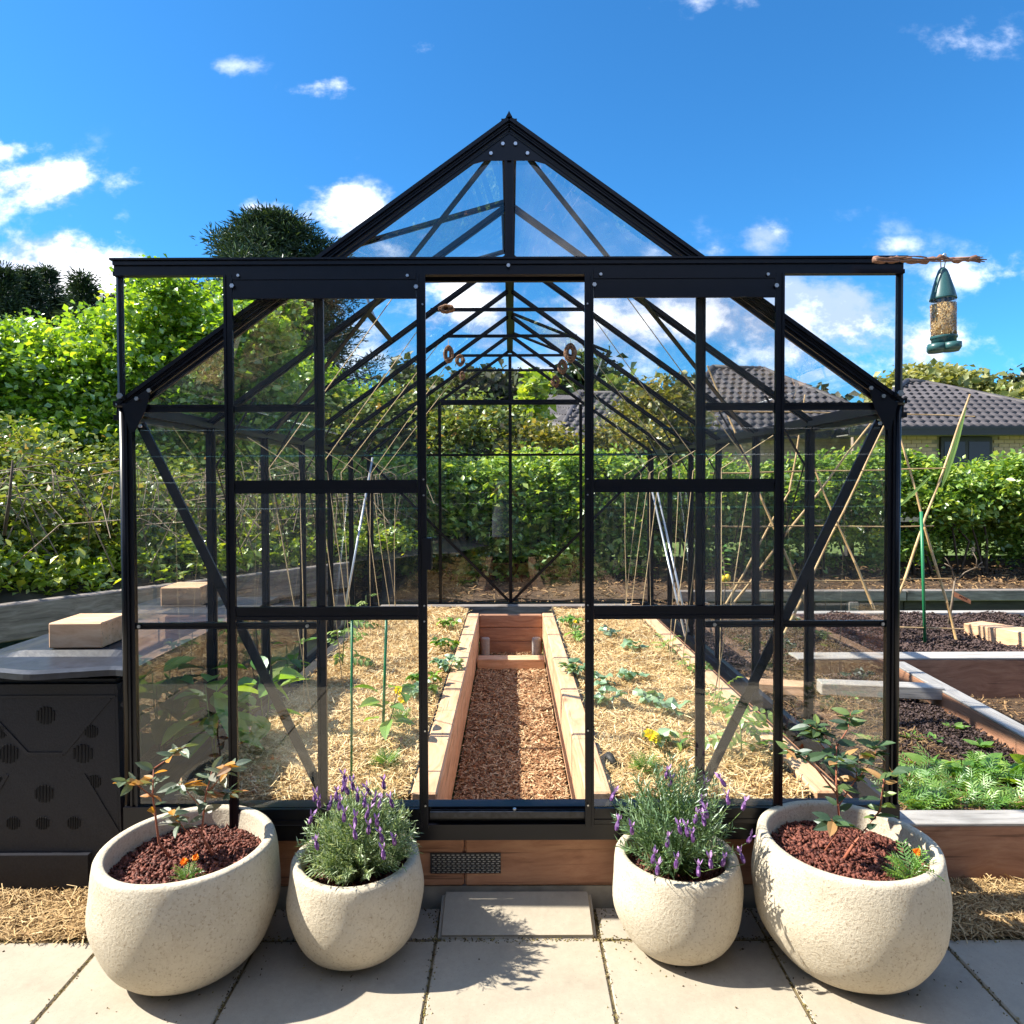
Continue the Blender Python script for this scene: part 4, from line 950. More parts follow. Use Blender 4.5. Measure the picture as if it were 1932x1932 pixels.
# ------------------------------------------------------------------ compost bins and the blocks on them
def bin_(label, cx, y0, w, d_, lab2, lidlabel):
    t = thing('compost_bin', label, 'compost bin', (cx, y0+d_/2, 0))
    hw, hd = w/2, d_/2
    bm = bmesh.new(); bmesh.ops.create_cube(bm, size=1)
    for v in bm.verts:
        s_ = 1.0 if v.co.z < 0 else .93
        v.co = Vector((v.co.x*w*s_, v.co.y*d_*s_, .36+v.co.z*.72))
    bmesh.ops.bevel(bm, geom=[e for e in bm.edges if abs(e.verts[0].co.z-e.verts[1].co.z) > .3], offset=.05, segments=4, affect='EDGES')
    bmesh.ops.bevel(bm, geom=[e for e in bm.edges if abs(e.verts[0].co.z-e.verts[1].co.z) < .001 and e.verts[0].co.z > .7], offset=.014, segments=2, affect='EDGES')
    me = bpy.data.meshes.new('body'); bm.to_mesh(me); bm.free(); link('body', me, 'bin_plastic', t)
    def fy(z): return -hd*(1-.07*z/.72) 
    # panel, ridges and the round slotted vents of the front
    def frontbar(a, b, w_, nm='moulded_rib', th=.008):
        q = MB(); (x0, z0), (x1, z1) = a, b
        q.bar((x0, fy(z0)+.001, z0), (x1, fy(z1)+.001, z1), w_, th, (0, -1, 0), False); fixn(q.build(nm, 'bin_plastic', t))
    frontbar((-.26, .665), (.24, .665), .008); frontbar((-.24, .66), (-.06, .47), .012); frontbar((.22, .66), (.06, .47), .012); frontbar((-.06, .47), (.06, .47), .012)
    frontbar((.13, .40), (.25, .20), .012); frontbar((-.13, .40), (-.25, .20), .012)
    frontbar((.232, .70), (.255, .02), .004, 'panel_seam', .003)
    q = MB(); q.box((-.20, -.016, .015), (.155, .01, .135)); q.build('hatch', 'bin_plastic', t, loc=(0, fy(.07), 0))
    q = MB(); q.tube([(0, -.012, .0), (0, .004, .0)], .01, 12); q.build('screw_cover', 'bin_plastic', t, loc=(.272, fy(.64), .64))
    for (x, z, r_) in [(0, .60, .033), (.155, .545, .024), (-.155, .545, .024), (.127, .47, .035), (-.127, .47, .035), (.166, .375, .024), (-.166, .375, .024), (-.005, .335, .033), (-.01, .235, .024), (.097, .235, .024), (-.11, .235, .024)]:
        q = MB(); k = 6
        for i in range(k):
            xx = -r_+r_*2*(i+.5)/k; hh = math.sqrt(max(0, r_*r_-xx*xx))*.92
            q.box((xx-r_*.09, -.0028, -hh), (xx+r_*.09, .004, hh))
        q.build('vent', 'slot_dark', t, loc=(x, fy(z), z))
    # lid: shallow hipped plastic cover with a scalloped front lip
    nx = 28; V, F_ = [], []
    def lip(x): return -.035 - .035*math.exp(-(x/.10)**2) + .018*math.exp(-((abs(x)-.24)/.06)**2)
    rows = [(-1, .738), (-1, .762), (-.93, .770), (-.60, .775), (-.50, .792), (.5, .795), (.62, .778), (.97, .772), (1, .762), (1, .738)]
    for j, (fy_, z) in enumerate(rows):
        for i in range(nx+1):
            x = -hw*1.03+2*hw*1.03*i/nx
            y = fy_*hd*1.0 if fy_ > -.9 else (fy_*hd*.96+lip(x))
            e = max(0, (abs(x)-hw*.55)/(hw*.48)); zz = z - (z-.772)*min(1, e*1.6) if z > .772 else z
            if j in (0, 9): zz = .742
            V.append((x, y, zz))
    for j in range(len(rows)-1):
        for i in range(nx): a = j*(nx+1)+i; F_.append((a, a+1, a+nx+2, a+nx+1))
    F_.append(tuple(range(nx, -1, -1))+tuple(range(9*(nx+1), 10*(nx+1))))
    F_.append(tuple(j*(nx+1) for j in range(10))); F_.append(tuple(j*(nx+1)+nx for j in reversed(range(10))))
    me = bpy.data.meshes.new('lid'); me.from_pydata(V, [], F_); o = link('lid', me, 'bin_lid_plastic', t); fixn(o)
    return t
bin_('dark grey plastic compost bin with round slotted vents at the left edge, in front', -1.588, 2.335, .63, .62, '', '')
bin_('dark grey compost bin standing behind the first one, seen through the left glass wall', -1.588, 3.16, .63, .62, '', '')
def block(label, p, w, d_, h, rz):
    o = timber('wooden_block', (-w/2, 0, 0), (w/2, 0, 0), d_, h, 'fresh_timber', None, .004); o.matrix_world = Matrix.Translation(p) @ Matrix.Rotation(rz, 4, 'Z'); return tag(o, label, 'wooden block')
block('sawn timber block weighing down the lid of the front compost bin', (-1.575, 2.59, .842), .19, .19, .092, .02)
block('sawn timber block with a dark knot on the lid of the rear compost bin', (-1.60, 3.44, .842), .19, .19, .092, .04)

# ------------------------------------------------------------------ left retaining wall
rw = thing('retaining_wall', 'weathered grey sleeper wall holding back the bramble bank on the left', 'retaining wall')
P0 = Vector((-4.6, 2.45, 0)); dr = Vector((.589, .809, 0)).normalized()
for L0, L1 in ((-1.5, 1.3), (1.31, 3.5), (3.51, 5.2)):
    for zc, hh, m_ in ((.515, .235, 'grey_timber'), (.245, .20, 'grey_timber'), (.06, .15, 'dark_fence_wood')):
        timber('sleeper', P0+dr*L0+Vector((0, 0, zc)), P0+dr*L1+Vector((0, 0, zc)), .10, hh, m_, rw, .008)
for l in (-.2, 1.3, 2.8, 4.3, 5.8):
    nrm_ = Vector((-.809, .589, 0)); c = P0+dr*l+nrm_*.1; q = MB(); q.box((-.05, -.05, 0), (.05, .05, .6)); o = q.build('post', 'dark_fence_wood', rw, loc=c); o.rotation_euler = (0, 0, math.atan2(dr.y, dr.x))
# bank behind it
V, F_ = [], []
nl, nd = 30, 10
for i in range(nl+1):
    for j in range(nd+1):
        l = -3+14*i/nl; dd = .08+7*j/nd; p = P0+dr*l+Vector((-.809, .589, 0))*dd
        V.append((p.x, p.y, .58+dd*.22+.08*vnoise(p.x, p.y, .4)))
for i in range(nl):
    for j in range(nd): a = i*(nd+1)+j; F_.append((a, a+nd+1, a+nd+2, a+1))
me = bpy.data.meshes.new('bank'); me.from_pydata(V, [], F_); tag(link('bank', me, 'bank_soil'), kind='structure')

# ------------------------------------------------------------------ right-hand garden beds
rb = thing('garden_bed', 'front right raised bed edged in pale sleepers, planted with low greens', 'raised bed')
plank((1.31, 2.42, .10), (3.6, 2.42, .10), .10, .20, 'pink_timber', rb, 'sleeper')
timber('sleeper_cap', (1.31, 2.42, .203), (3.6, 2.42, .203), .10, .012, 'pale_grey_timber', rb, .003)
timber('sleeper', (2.30, 2.48, .13), (2.46, 4.40, .13), .09, .20, 'pink_timber', rb); timber('sleeper_cap', (2.30, 2.48, .235), (2.46, 4.40, .235), .09, .012, 'pale_grey_timber', rb, .003)
o = sheet('bed_soil', 1.3, 2.36, 2.47, 4.45, .14, 'mulch_ground', None, .02, 30, 60, 9); tag(o, kind='structure')
P = rect_pts(16000, 1.31, 2.30, 2.48, 4.4, .15, .02, 9, .02); o = bits_cloud('dark_bark_mulch', P[P[:, 1] > 0], .024, .010, 'black_bark', None, .4, chunky=True); tag(o, 'coarse dark bark mulch in the front right garden bed', 'bark mulch', kind='stuff')
P = rect_pts(5000, 1.31, 1.95, 2.48, 4.4, .165, .02, 9, .02); o = bits_cloud('straw_litter', P, .04, .004, 'garden_mulch', None, .3); tag(o, 'straw litter mixed in the front right garden bed beside the greenhouse', 'mulch', kind='stuff')
rb2 = thing('garden_bed', 'rear right raised bed with dark bark mulch and the bamboo trellis', 'raised bed')
plank((1.95, 4.50, .10), (5.2, 4.50, .10), .10, .27, 'pink_timber', rb2, 'sleeper'); timber('sleeper_cap', (1.85, 4.53, .243), (5.2, 4.53, .243), .16, .014, 'pale_grey_timber', rb2, .003)
timber('sleeper', (1.5, 6.36, .09), (7.5, 6.36, .09), .10, .20, 'pale_grey_timber', rb2)
o = sheet('bed_soil', 1.3, 7.0, 4.55, 6.32, .15, 'bark_ground', None, .03, 60, 40, 12); tag(o, kind='structure')
P = rect_pts(26000, 1.32, 4.6, 4.6, 6.3, .16, .03, 12, .03); o = bits_cloud('dark_bark_mulch', P, .032, .014, 'black_bark', None, .4, chunky=True); tag(o, 'coarse dark bark mulch around the bamboo trellis', 'bark mulch', kind='stuff')
o = sheet('garden_path', 2.45, 7, 2.5, 4.44, -.01, 'mulch_ground', None, .01, 30, 20, 13); tag(o, kind='structure')
P = rect_pts(5000, 2.48, 4.2, 2.5, 4.4, .0, .01, 13, .02); o = bits_cloud('path_mulch', P, .03, .007, 'garden_mulch', None, .3); tag(o, 'brown mulch of the low path between the right garden beds', 'mulch', kind='stuff')
# long upper retaining rails behind the beds
ur = thing('upper_retaining_wall', 'long two rail grey timber retaining wall at the foot of the hedge', 'retaining wall')
for x0, x1 in ((1.75, 4.1), (4.11, 7.2), (7.21, 10)):
    timber('sleeper', (x0, 7.22, .20), (x1, 7.22, .20), .10, .11, 'grey_timber', ur); timber('sleeper', (x0, 7.27, .04), (x1, 7.27, .04), .08, .20, 'dark_fence_wood', ur)
for x in (2.0, 3.55, 5.6, 7.9): timber('post', (x, 7.20, -.05), (x, 7.20, .14), .1, .08, 'grey_timber', ur, upv=(0, 1, 0))
o = sheet('hedge_border', -5, 12, 7.28, 10.2, .16, 'mulch_ground', None, .05, 80, 14, 21); tag(o, kind='structure')
P = rect_pts(9000, -2.5, 7, 7.3, 10, .18, .05, 21, .03); o = bits_cloud('leaf_litter', P, .05, .014, 'garden_mulch', None, .3); tag(o, 'brown leaf litter on the ground under the hedge', 'leaf litter', kind='stuff')
o = sheet('back_yard', -3, 2.0, 6.15, 7.27, .10, 'mulch_ground', None, .03, 40, 20, 22); tag(o, kind='structure')
P = rect_pts(6000, -2.5, 2, 6.2, 7.25, .12, .03, 22, .03); o = bits_cloud('back_mulch', P, .045, .009, 'garden_mulch', None, .3); tag(o, 'brown mulch on the ground just behind the greenhouse', 'mulch', kind='stuff')
# loose timbers on the beds
def loose(name, label, p0, p1, w, h, m_, cat): return tag(timber(name, p0, p1, w, h, m_, None, .005), label, cat)
c0, c1 = gz(1775,1305,.22), gz(1545,1296,.22)
loose('plank', 'grey plank lying across the front right bed, partly behind the glass', c1, c0, .10, .07, 'pale_grey_timber', 'plank')
c0, c1 = gz(1400,1292,.2), gz(1530,1300,.2)
loose('plank', 'short pale timber offcut lying behind the right glass wall', c0, c1, .12, .06, 'fresh_timber', 'plank')
c0, c1 = at(1826,1194,5.45), at(1932,1217,4.95)
sp = loose('sleeper_offcut', 'orange sleeper offcut with a split knot hole on the dark mulch at the right', c0+Vector((.07, .05, -.0)), c1+Vector((.30, -.13, -.0)), .22, .15, 'fresh_timber', 'timber offcut')
# ------------------------------------------------------------------ bamboo trellis
tr = thing('bamboo_trellis', 'tall trellis of crossed bamboo canes tied with horizontal canes in the right bed', 'trellis', (0, 0, 0))
def cane(p0, p1, r=.011, name='cane', m_='bamboo'):
    p0, p1 = Vector(p0), Vector(p1); ln = (p1-p0).length; k = max(3, int(ln/.25)); q = MB(); pts, rs = [], []
    for i in range(k+1):
        c = Vector((ln*i/k-ln/2, .004*math.sin(i*1.7), .004*math.cos(i*2.3)))
        for dx, rr in ((-.006, 1), (0, 1.22), (.006, 1)):
            if i in (0, k) and dx*(1 if i == 0 else -1) < 0: continue
            pts.append(c+Vector((dx, 0, 0))); rs.append(r*rr*(1-.35*i/k))
    q.tube(pts, rs, 8); o = q.build(name, m_, tr, True)
    xa = (p1-p0).normalized(); za = Vector((0, 1, 0)); ya = za.cross(xa).normalized(); za = xa.cross(ya)
    Mx = Matrix((xa, ya, za)).transposed().to_4x4(); Mx.translation = (p0+p1)/2; o.matrix_local = Mx
def gt(u, v, Y): return at(u, v, Y)
TY = 5.2
for (a, b) in [((1805,1208),(1690,795)), ((1685,1150),(1830,745)), ((1650,1150),(1528,865)), ((1375,1150),(1665,770)), ((1520,1140),(1335,690)), ((1345,1180),(1530,742))][:5]:
    p0, p1 = at(*a, TY), at(*b, TY+.25); cane(p0, p1)
cane(at(1480,1195,TY), at(1670,800,TY+.2)); cane(at(1645,1140,TY-.05), at(1545,905,TY+.1), .010); cane(at(1370,1140,TY+.3), at(1490,925,TY+.4)); cane(at(1490,925,TY+.4), at(1520,745,TY+.5), .009)
for (a, b, y) in [((1345,775),(1840,785),5.35), ((1340,893),(1785,884),5.25), ((1345,993),(1762,993),5.2), ((1330,1100),(1795,1092),5.15), ((1645,1180),(1820,1188),5.0)]:
    cane(at(*a, y), at(*b, y+.1), .0068)
s0 = at(1745,1212,5.05); stake('bright green metal garden stake standing in front of the right trellis', s0, at(1738,965,5.1), .011, 'stake_green')
# long green bean leaves in the trellis
t = thing('climbing_plant', 'young climber with two long narrow green leaves in the bamboo trellis', 'climbing plant', (0, 0, 0))
for a, b, w in (((1828,768),(1775,925),.05), ((1765,890),(1692,960),.085)):
    p, q_ = at(*a, 5.2), at(*b, 5.15); put_leaf(t, 'strap', 'pepper_leaf', q_, p-q_, (p-q_).length*1.02, n=(0, -1, .2), tone=.9)
# bare sapling with a paper tag
t = thing('bare_sapling', 'leafless sapling with forked yellow twigs and an orange tag in the right bed', 'sapling', gz(1790,1178,.2))
B0 = gz(1790,1178,.2); yb = B0.y
for pts, r_ in [([(1790,1178),(1797,1130),(1802,1090)], .011), ([(1802,1100),(1795,1070),(1782,1063)], .006), ([(1802,1098),(1820,1080),(1842,1070),(1858,1070)], .006), ([(1842,1070),(1843,1055),(1836,1042)], .0045), ([(1842,1070),(1854,1060)], .004), ([(1795,1075),(1788,1058),(1783,1052)], .004)]:
    q = MB(); q.tube([at(u, v, yb)-B0 for u, v in pts], [r_, r_*.8, r_*.6, r_*.5][:len(pts)], 5); q.build('twig', 'pale_bark', t, True)
q = MB(); a = at(1800,1126,yb-.02)-B0; b_ = at(1832,1140,yb-.03)-B0; dz = Vector((0, 0, .045)); q.poly([a, b_-Vector((0, 0, .0)), b_+dz*.75+Vector((-.02, 0, 0)), a+dz]); q.poly([v+Vector((0, .002, 0)) for v in (a+dz, b_+dz*.75, b_, a)])
tg = q.build('tag', 'orange_tag', t)
q = MB()
for i in range(5): c = a.lerp(b_, .3+.1*i)+Vector((0, -.002, .016)); q.box(c, c+Vector((.012, .0005, .014)))
q.build('tag_print', 'tag_print', tg)
# lemon in the back corner
t = thing('lemon_sapling', 'small lemon sapling with one yellow fruit seen through the right glass', 'lemon tree', at(1365,1135,6.5))
q = MB(); q.tube([(0, 0, -.1), (.02, 0, .2), (-.02, 0, .5)], [.008, .006, .003], 5); q.build('trunk', 'pale_bark', t, True)
for dx, dz in ((.03, .23), (-.01, .215)):
    q = MB(); q.lathe([(0, -.035), (.018, -.03), (.028, -.01), (.028, .01), (.018, .028), (0, .036)], 12); q.build('fruit', 'lemon', t, True, loc=(dx, -.03, dz))
for i in range(16): a = i*2.4; put_leaf(t, 'ovate', 'pepper_leaf', (0, 0, .15+.025*i), (math.cos(a), math.sin(a), .2), .08)
# low greens along the front of the right bed
gcount = 0
GL = [(1705,1470,'ovate'),(1738,1500,'feather'),(1760,1455,'ovate'),(1790,1490,'feather'),(1815,1462,'ovate'),(1850,1500,'feather'),(1860,1450,'ovate'),(1895,1470,'ovate'),(1925,1485,'ovate'),(1720,1530,'feather'),(1800,1528,'feather'),(1880,1528,'feather'),(1765,1525,'feather'),(1930,1530,'feather'),(1960,1460,'ovate'),(1842,1475,'feather'),(1700,1505,'feather')]
wh = iter(['nearest the greenhouse corner post', 'second from the corner post', 'in the middle of the row', 'right of the middle, set back', 'with the largest leaves, second from the right edge', 'at the right edge of the photo', 'mostly cut off by the right edge'])
CV, CF, nV = [], [], 0
feather = leaf_mesh('leaf', 'feather', 'marigold_leaf', 1); fv = np.array([v.co[:] for v in feather.vertices]); ff = [tuple(p.vertices) for p in feather.polygons]
for u, v, kd in GL:
    p = gz(u, v, .15)
    if kd == 'ovate':
        t = thing('spinach_plant', 'broad leaved green plant ' + next(wh), 'leafy plant', p, 0, 'broad leaved greens in the right bed')
        for i in range(13):
            a = i*2.4; d = Vector((math.cos(a), math.sin(a), .25+.7*random.random())); put_leaf(t, kd, 'pepper_leaf', d*.015, d, .10*random.uniform(.7, 1.2), tone=random.uniform(.4, 1))
    for i in range(34 if kd == 'feather' else 8):
        a = i*2.4; d = Vector((math.cos(a), math.sin(a), .2+.8*random.random())).normalized(); y = Vector((random.gauss(0, .3), random.gauss(0, .3), 1)).cross(d).normalized(); z = d.cross(y)
        Rm = np.array([d, y, z]); sz = .105*random.uniform(.6, 1.2); off = np.array([random.gauss(0, .05), random.gauss(0, .03), 0])
        CV.append((fv*sz)@Rm+np.array(p)+off)
CV = np.array(CV); o = cloud_mesh('carrot_greens', CV, ff, rng.uniform(.3, 1, len(CV)), 'marigold_leaf'); tag(o, 'feathery carrot greens growing as one mat just behind the front sleeper', 'ground cover', kind='stuff')
for u, v, lb in [(1760,1400,'tiny weed seedling in the middle of the front right bed'),(1800,1375,'tiny weed seedling near the diagonal sleeper'),(1720,1395,'tiny weed seedling beside the greenhouse corner post'),(1850,1410,'tiny weed seedling close to the right edge of the photo'),(1600,1320,'green weed clump behind the right glass, left of the grey plank'),(1640,1400,'grassy weed clump behind the right corner glass'),(1560,1220,'low green weed clump behind the lower right glass rail'),(1935,1170,'green weed by the upper rail at the right edge')]:
    p = gz(u, v, .16); t = thing('weed', lb, 'weed', p)
    for i in range(12): a = i*2.4; put_leaf(t, 'slim', 'marigold_leaf', (0, 0, 0), (math.cos(a), math.sin(a), .5), .06*random.uniform(.6, 1.3))

# ------------------------------------------------------------------ driftwood perch and bird feeder
dw = thing('driftwood_branch', 'weathered brown driftwood branch tied along the end of the door track', 'branch', at(1648,489,2.15))
B0 = at(1648,489,2.15)
line = [(1648,489),(1680,493),(1720,492),(1770,490),(1820,487),(1845,488)]
pts_ = [(1648+i*6.2, 489+2.2*math.sin(i*.55)+3.0*math.exp(-((i-10)/6)**2)-1.2*math.sin(i*1.9)) for i in range(33)]
q = MB(); q.tube([at(u, v, 2.15)-B0+Vector((0, .003*math.sin(u*.07), 0)) for u, v in pts_], [max(.004, .0095+.0022*math.sin(i*1.3)+.0015*math.sin(i*2.9)-.00011*i) for i in range(33)], 9); q.build('stem', 'driftwood', dw, True)
for j_ in range(4):
    q = MB(); q.tube([at(1650+i*12, 487+j_*2+2*math.sin(i*.8+j_*2), 2.145)-B0+Vector((0, -.007, 0)) for i in range(9+j_*2)], [.0022+.0008*math.sin(i*2+j_) for i in range(9+j_*2)], 5); q.build('bark_strip', 'driftwood', dw, True)
for e in ((1862,490),(1858,494),(1855,485),(1850,496),(1848,484)):
    q = MB(); q.tube([at(1800+random.uniform(-20, 20), 488, 2.15)-B0, at(1840, (e[1]+488)/2, 2.15)-B0, at(*e, 2.15)-B0], [.004, .004, .0015], 5); q.build('twig', 'driftwood', dw, True)
fc = at(1780, 600, 2.15)
bf = thing('bird_feeder', 'green bird feeder with a clear tube of seed hanging from the driftwood branch', 'bird feeder', fc, 0)
sc_ = 2.15/F_PX
def fz(v): return (600-v)*sc_
bf.rotation_euler = (0, math.radians(-1.5), 0)
q = MB(); q.lathe([(0, fz(505)), (.006, fz(506)), (.0125, fz(511)), (.019, fz(522)), (.0265, fz(538)), (.033, fz(553)), (.0365, fz(562)), (.0375, fz(566)), (.035, fz(566))], 28); q.build('cap', 'feeder_green', bf, True)
q = MB(); q.lathe([(.036, fz(560)), (.036, fz(640)), (.0345, fz(640)), (.0345, fz(560))], 28); q.build('seed_tube', 'feeder_clear', bf, True)
q = MB(); q.lathe([(0, fz(572)), (.033, fz(574)), (.0335, fz(636)), (0, fz(636))], 24); sd = q.build('seed_fill', 'seed', bf, True)
n_ = 1600; a = rng.uniform(0, 2*math.pi, n_); z_ = rng.uniform(fz(636), fz(573), n_); P = np.stack([.0338*np.cos(a), .0338*np.sin(a), z_], 1)
o = bits_cloud('seeds', P, .0045, .0022, 'straw', sd, 1.2); tag(o, kind='stuff')
q = MB(); q.lathe([(.037, fz(634)), (.038, fz(637)), (.036, fz(639)), (.034, fz(640)), (.034, fz(652)), (.0, fz(654))], 28); q.build('base', 'feeder_green', bf, True)
q = MB()
for i in range(4):
    a = i*math.pi/2+.3; q.lathe([(0, fz(662)), (.022, fz(662)), (.026, fz(658)), (.026, fz(649)), (.023, fz(649)), (.021, fz(656)), (0, fz(657))], 18, (.028*math.cos(a), .028*math.sin(a), 0))
q.build('seed_tray', 'feeder_green', bf, True)
q = MB(); pts = [(-.005, 0, fz(507)), (-.006, 0, fz(490)), (-.004, -.012, fz(483)), (0, -.013, fz(482)), (.005, -.010, fz(484)), (.006, -.006, fz(494)), (.004, 0, fz(508))]; q.tube(pts, .0016, 6); q.build('hook', 'steel_wire', bf, True)

# ------------------------------------------------------------------ hedge and fence
hg = thing('hedge', 'long leafy green hedge running behind the greenhouse to the right edge', 'hedge', (3, 9, 0))
HO = np.array([3, 9, 0.])
lob = []
for x in np.arange(-3.2, 9.5, .42):
    for z, ry in ((1.39, .42), (1.14, .5)):
        lob.append((x+rng.uniform(-.1, .1)-3, 9.1+rng.uniform(-.1, .1)-9, z+rng.uniform(-.06, .06)+.06*math.sin(x*1.7), .36, ry, .34))
P = lobes_points(lob, 125000, .095, 40, .6)
o = leaf_cloud('foliage', P, .070, 'hedge_leaf', hg, .62, .8); tag(o, kind='stuff')
lob3 = [(x-3+rng.uniform(-.2, .2), rng.uniform(-.1, .5), rng.uniform(.38, .85), rng.uniform(.12, .3), .25, rng.uniform(.1, .25)) for x in np.arange(1.4, 9.5, .2)]
P = lobes_points(lob3, 17000, .10, 14, .2); o = leaf_cloud('lower_foliage', P, .065, 'hedge_leaf', hg, .6, .8); tag(o, kind='stuff')
lob2 = [(x-3, 8.75-9, z, .35, .3, .35) for x in np.arange(-2.6, 1.6, .4) for z in (.5, .75, 1.1, 1.35)]
P = lobes_points(lob2, 24000, .08, 30, .4); o = leaf_cloud('lower_foliage', P, .085, 'hedge_leaf', hg, .6, .8); tag(o, kind='stuff')
for x in np.arange(-3, 9.5, .42):
    for k_ in range(1 + (random.random() < .5)):
        q = MB(); x0 = x+random.uniform(-.15, .15); q.tube([(x0-3, .05, .1), (x0-3+random.uniform(-.2, .2), .05, .6), (x0-3+random.uniform(-.5, .5), .1, 1.3)], [random.uniform(.012, .03), .014, .008], 5)
        q.build('trunk', 'bark', hg, True)
fe = thing('fence', 'dark post and rail timber fence behind the hedge', 'fence', (0, 9.75, 0))
for x0, x1 in ((-6, -2.4), (-2.39, 1.2), (1.21, 4.8), (4.81, 8.4), (8.41, 12)):
    for z in (.68, .20): timber('board', (x0, 0, z), (x1, 0, z), .03, .28, 'dark_fence_wood', fe, .004)
for x in (-4.2, -2.4, -.6, 1.2, 3, 4.8, 6.6, 8.4, 10.2): timber('post', (x, .08, .0), (x, .08, .88), .1, .1, 'dark_fence_wood', fe, upv=(0, 1, 0))

# ------------------------------------------------------------------ trees and shrubs
def tree(name, label, cat, x, y, gz_, trunk_h, lobes, n, size, lm_, clump, per=50, tr_=.09, aspect=.7, upb=.5, bm_='bark', group=None, limbs=5, shell=.5, droop=0):
    t = thing(name, label, cat, (x, y, gz_), 0, group)
    top = max(l[2]+l[5] for l in lobes)
    q = MB(); q.tube([(0, 0, -.2), (.05, 0, trunk_h*.5), (-.03, .03, trunk_h), (0, 0, top*.8)], [tr_*1.3, tr_, tr_*.8, tr_*.25], 8)
    for i in range(limbs):
        l = lobes[i % len(lobes)]; q.tube([(0, 0, trunk_h*(.5+.1*i)), (l[0]*.5, l[1]*.5, (trunk_h+l[2])*.5), (l[0], l[1], l[2])], [tr_*.5, tr_*.35, tr_*.12], 6)
    q.build('trunk', bm_, t, True)
    if cat == 'maple tree':
        for _ in range(26):
            l = lobes[rng.integers(len(lobes))]; d = unit(rng.normal(size=3)*np.array([1, .8, .6])+np.array([0, -.2, .7])); sc = rng.uniform(.92, 1.22)
            lobes = lobes+[(l[0]+d[0]*l[3]*sc, l[1]+d[1]*l[4]*sc, l[2]+d[2]*l[5]*sc, rng.uniform(.12, .26), .18, rng.uniform(.16, .34))]
    P = lobes_points(lobes, n, clump, per, shell)
    o = leaf_cloud('crown', P, size, lm_, t, aspect, upb, droop=droop); tag(o, kind='stuff')
    return t
# maples on the left
def mk(x, y, z, rx, ry, rz): return (x, y, z, rx, ry, rz)
tree('maple_tree', 'bright green maple filling the left edge beyond the brambles', 'maple tree', -6.6, 8.6, .9, 1.0,
     [mk(0,0,1.7,1.3,1.0,.9), mk(-1.2,0,1.5,1.1,1,.8), mk(.9,-.1,1.5,1.0,.9,.8), mk(.2,-.3,.8,1.6,.9,.8), mk(-1,-.2,.6,1.2,.9,.8), mk(1.3,0,.9,.9,.8,.7)], 110000, .074, 'maple_leaf', .15, 60)
tree('maple_tree', 'bright green maple rising above the left end of the door track', 'maple tree', -4.6, 9.0, .8, 1.0,
     [mk(0,0,2.1,1.1,1.0,.9), mk(.8,.1,2.0,.9,.9,.85), mk(-.7,0,1.9,.9,.9,.8), mk(.2,-.2,1.2,1.4,.9,.9), mk(1.1,0,1.3,.9,.8,.9), mk(0,-.2,.5,1.3,.8,.6)], 110000, .074, 'maple_leaf', .15, 60)
tree('maple_tree', 'maple seen through the left roof panes of the greenhouse', 'maple tree', -3.6, 11.6, .5, 1.0,
     [mk(0,0,2.0,1.1,1.0,.95), mk(.9,.1,1.7,.9,.9,.85), mk(-.9,0,1.8,.9,.9,.8), mk(.2,-.2,1.0,1.5,.9,.9), mk(1.4,.1,1.1,.8,.8,.8)], 66000, .082, 'maple_leaf', .15, 55)
tree('maple_tree', 'slim yellow green sapling behind the middle of the greenhouse', 'young maple', .33, 12.0, .2, 1.2, [mk(0,0,2.4,.22,.2,.3), mk(.05,0,2.0,.28,.2,.35), mk(0,0,1.6,.22,.2,.3), mk(.1,0,2.85,.18,.15,.25), mk(.0,0,1.2,.25,.2,.3)], 2600, .15, 'shrub_leaf', .09, 20, .02)
# mixed shrubs behind the far glass
for i, (u, v, Y, rx, rz, m_, lb, sz, nn) in enumerate([
    (650, 830, 11.0, .9, .85, 'bramble_leaf', 'rounded shrub just left of the rear gable', .10, 14000),
    (770, 800, 11.5, 1.0, .8, 'bramble_leaf', 'shrub behind the left half of the rear gable', .09, 15000),
    (890, 810, 11.0, .8, .75, 'bramble_leaf', 'twiggy shrub with reddish leaves behind the rear gable centre', .08, 11000),
    (1010, 845, 10.8, .6, .55, 'olive_leaf', 'low shrub right of the yellow green sapling', .08, 7000),
    (1245, 790, 13.0, .85, 1.05, 'olive_leaf', 'tall olive coloured shrub in front of the house roofs', .10, 14000),
    (1180, 840, 12.0, .7, .6, 'olive_leaf', 'short golden shrub under the gutter of the far house', .09, 8000)]):
    p = at(u, v, Y); z0 = .3
    tree('shrub', lb, 'shrub', p.x, Y, z0, .6, [mk(0,0,p.z-z0,rx,.7,rz*.7), mk(-.4*rx,0,p.z-z0-.5*rz,rx*.8,.6,rz*.7), mk(.45*rx,.1,p.z-z0-.3*rz,rx*.7,.6,rz*.7)], nn, sz, m_, .13, 30, .03, limbs=3)
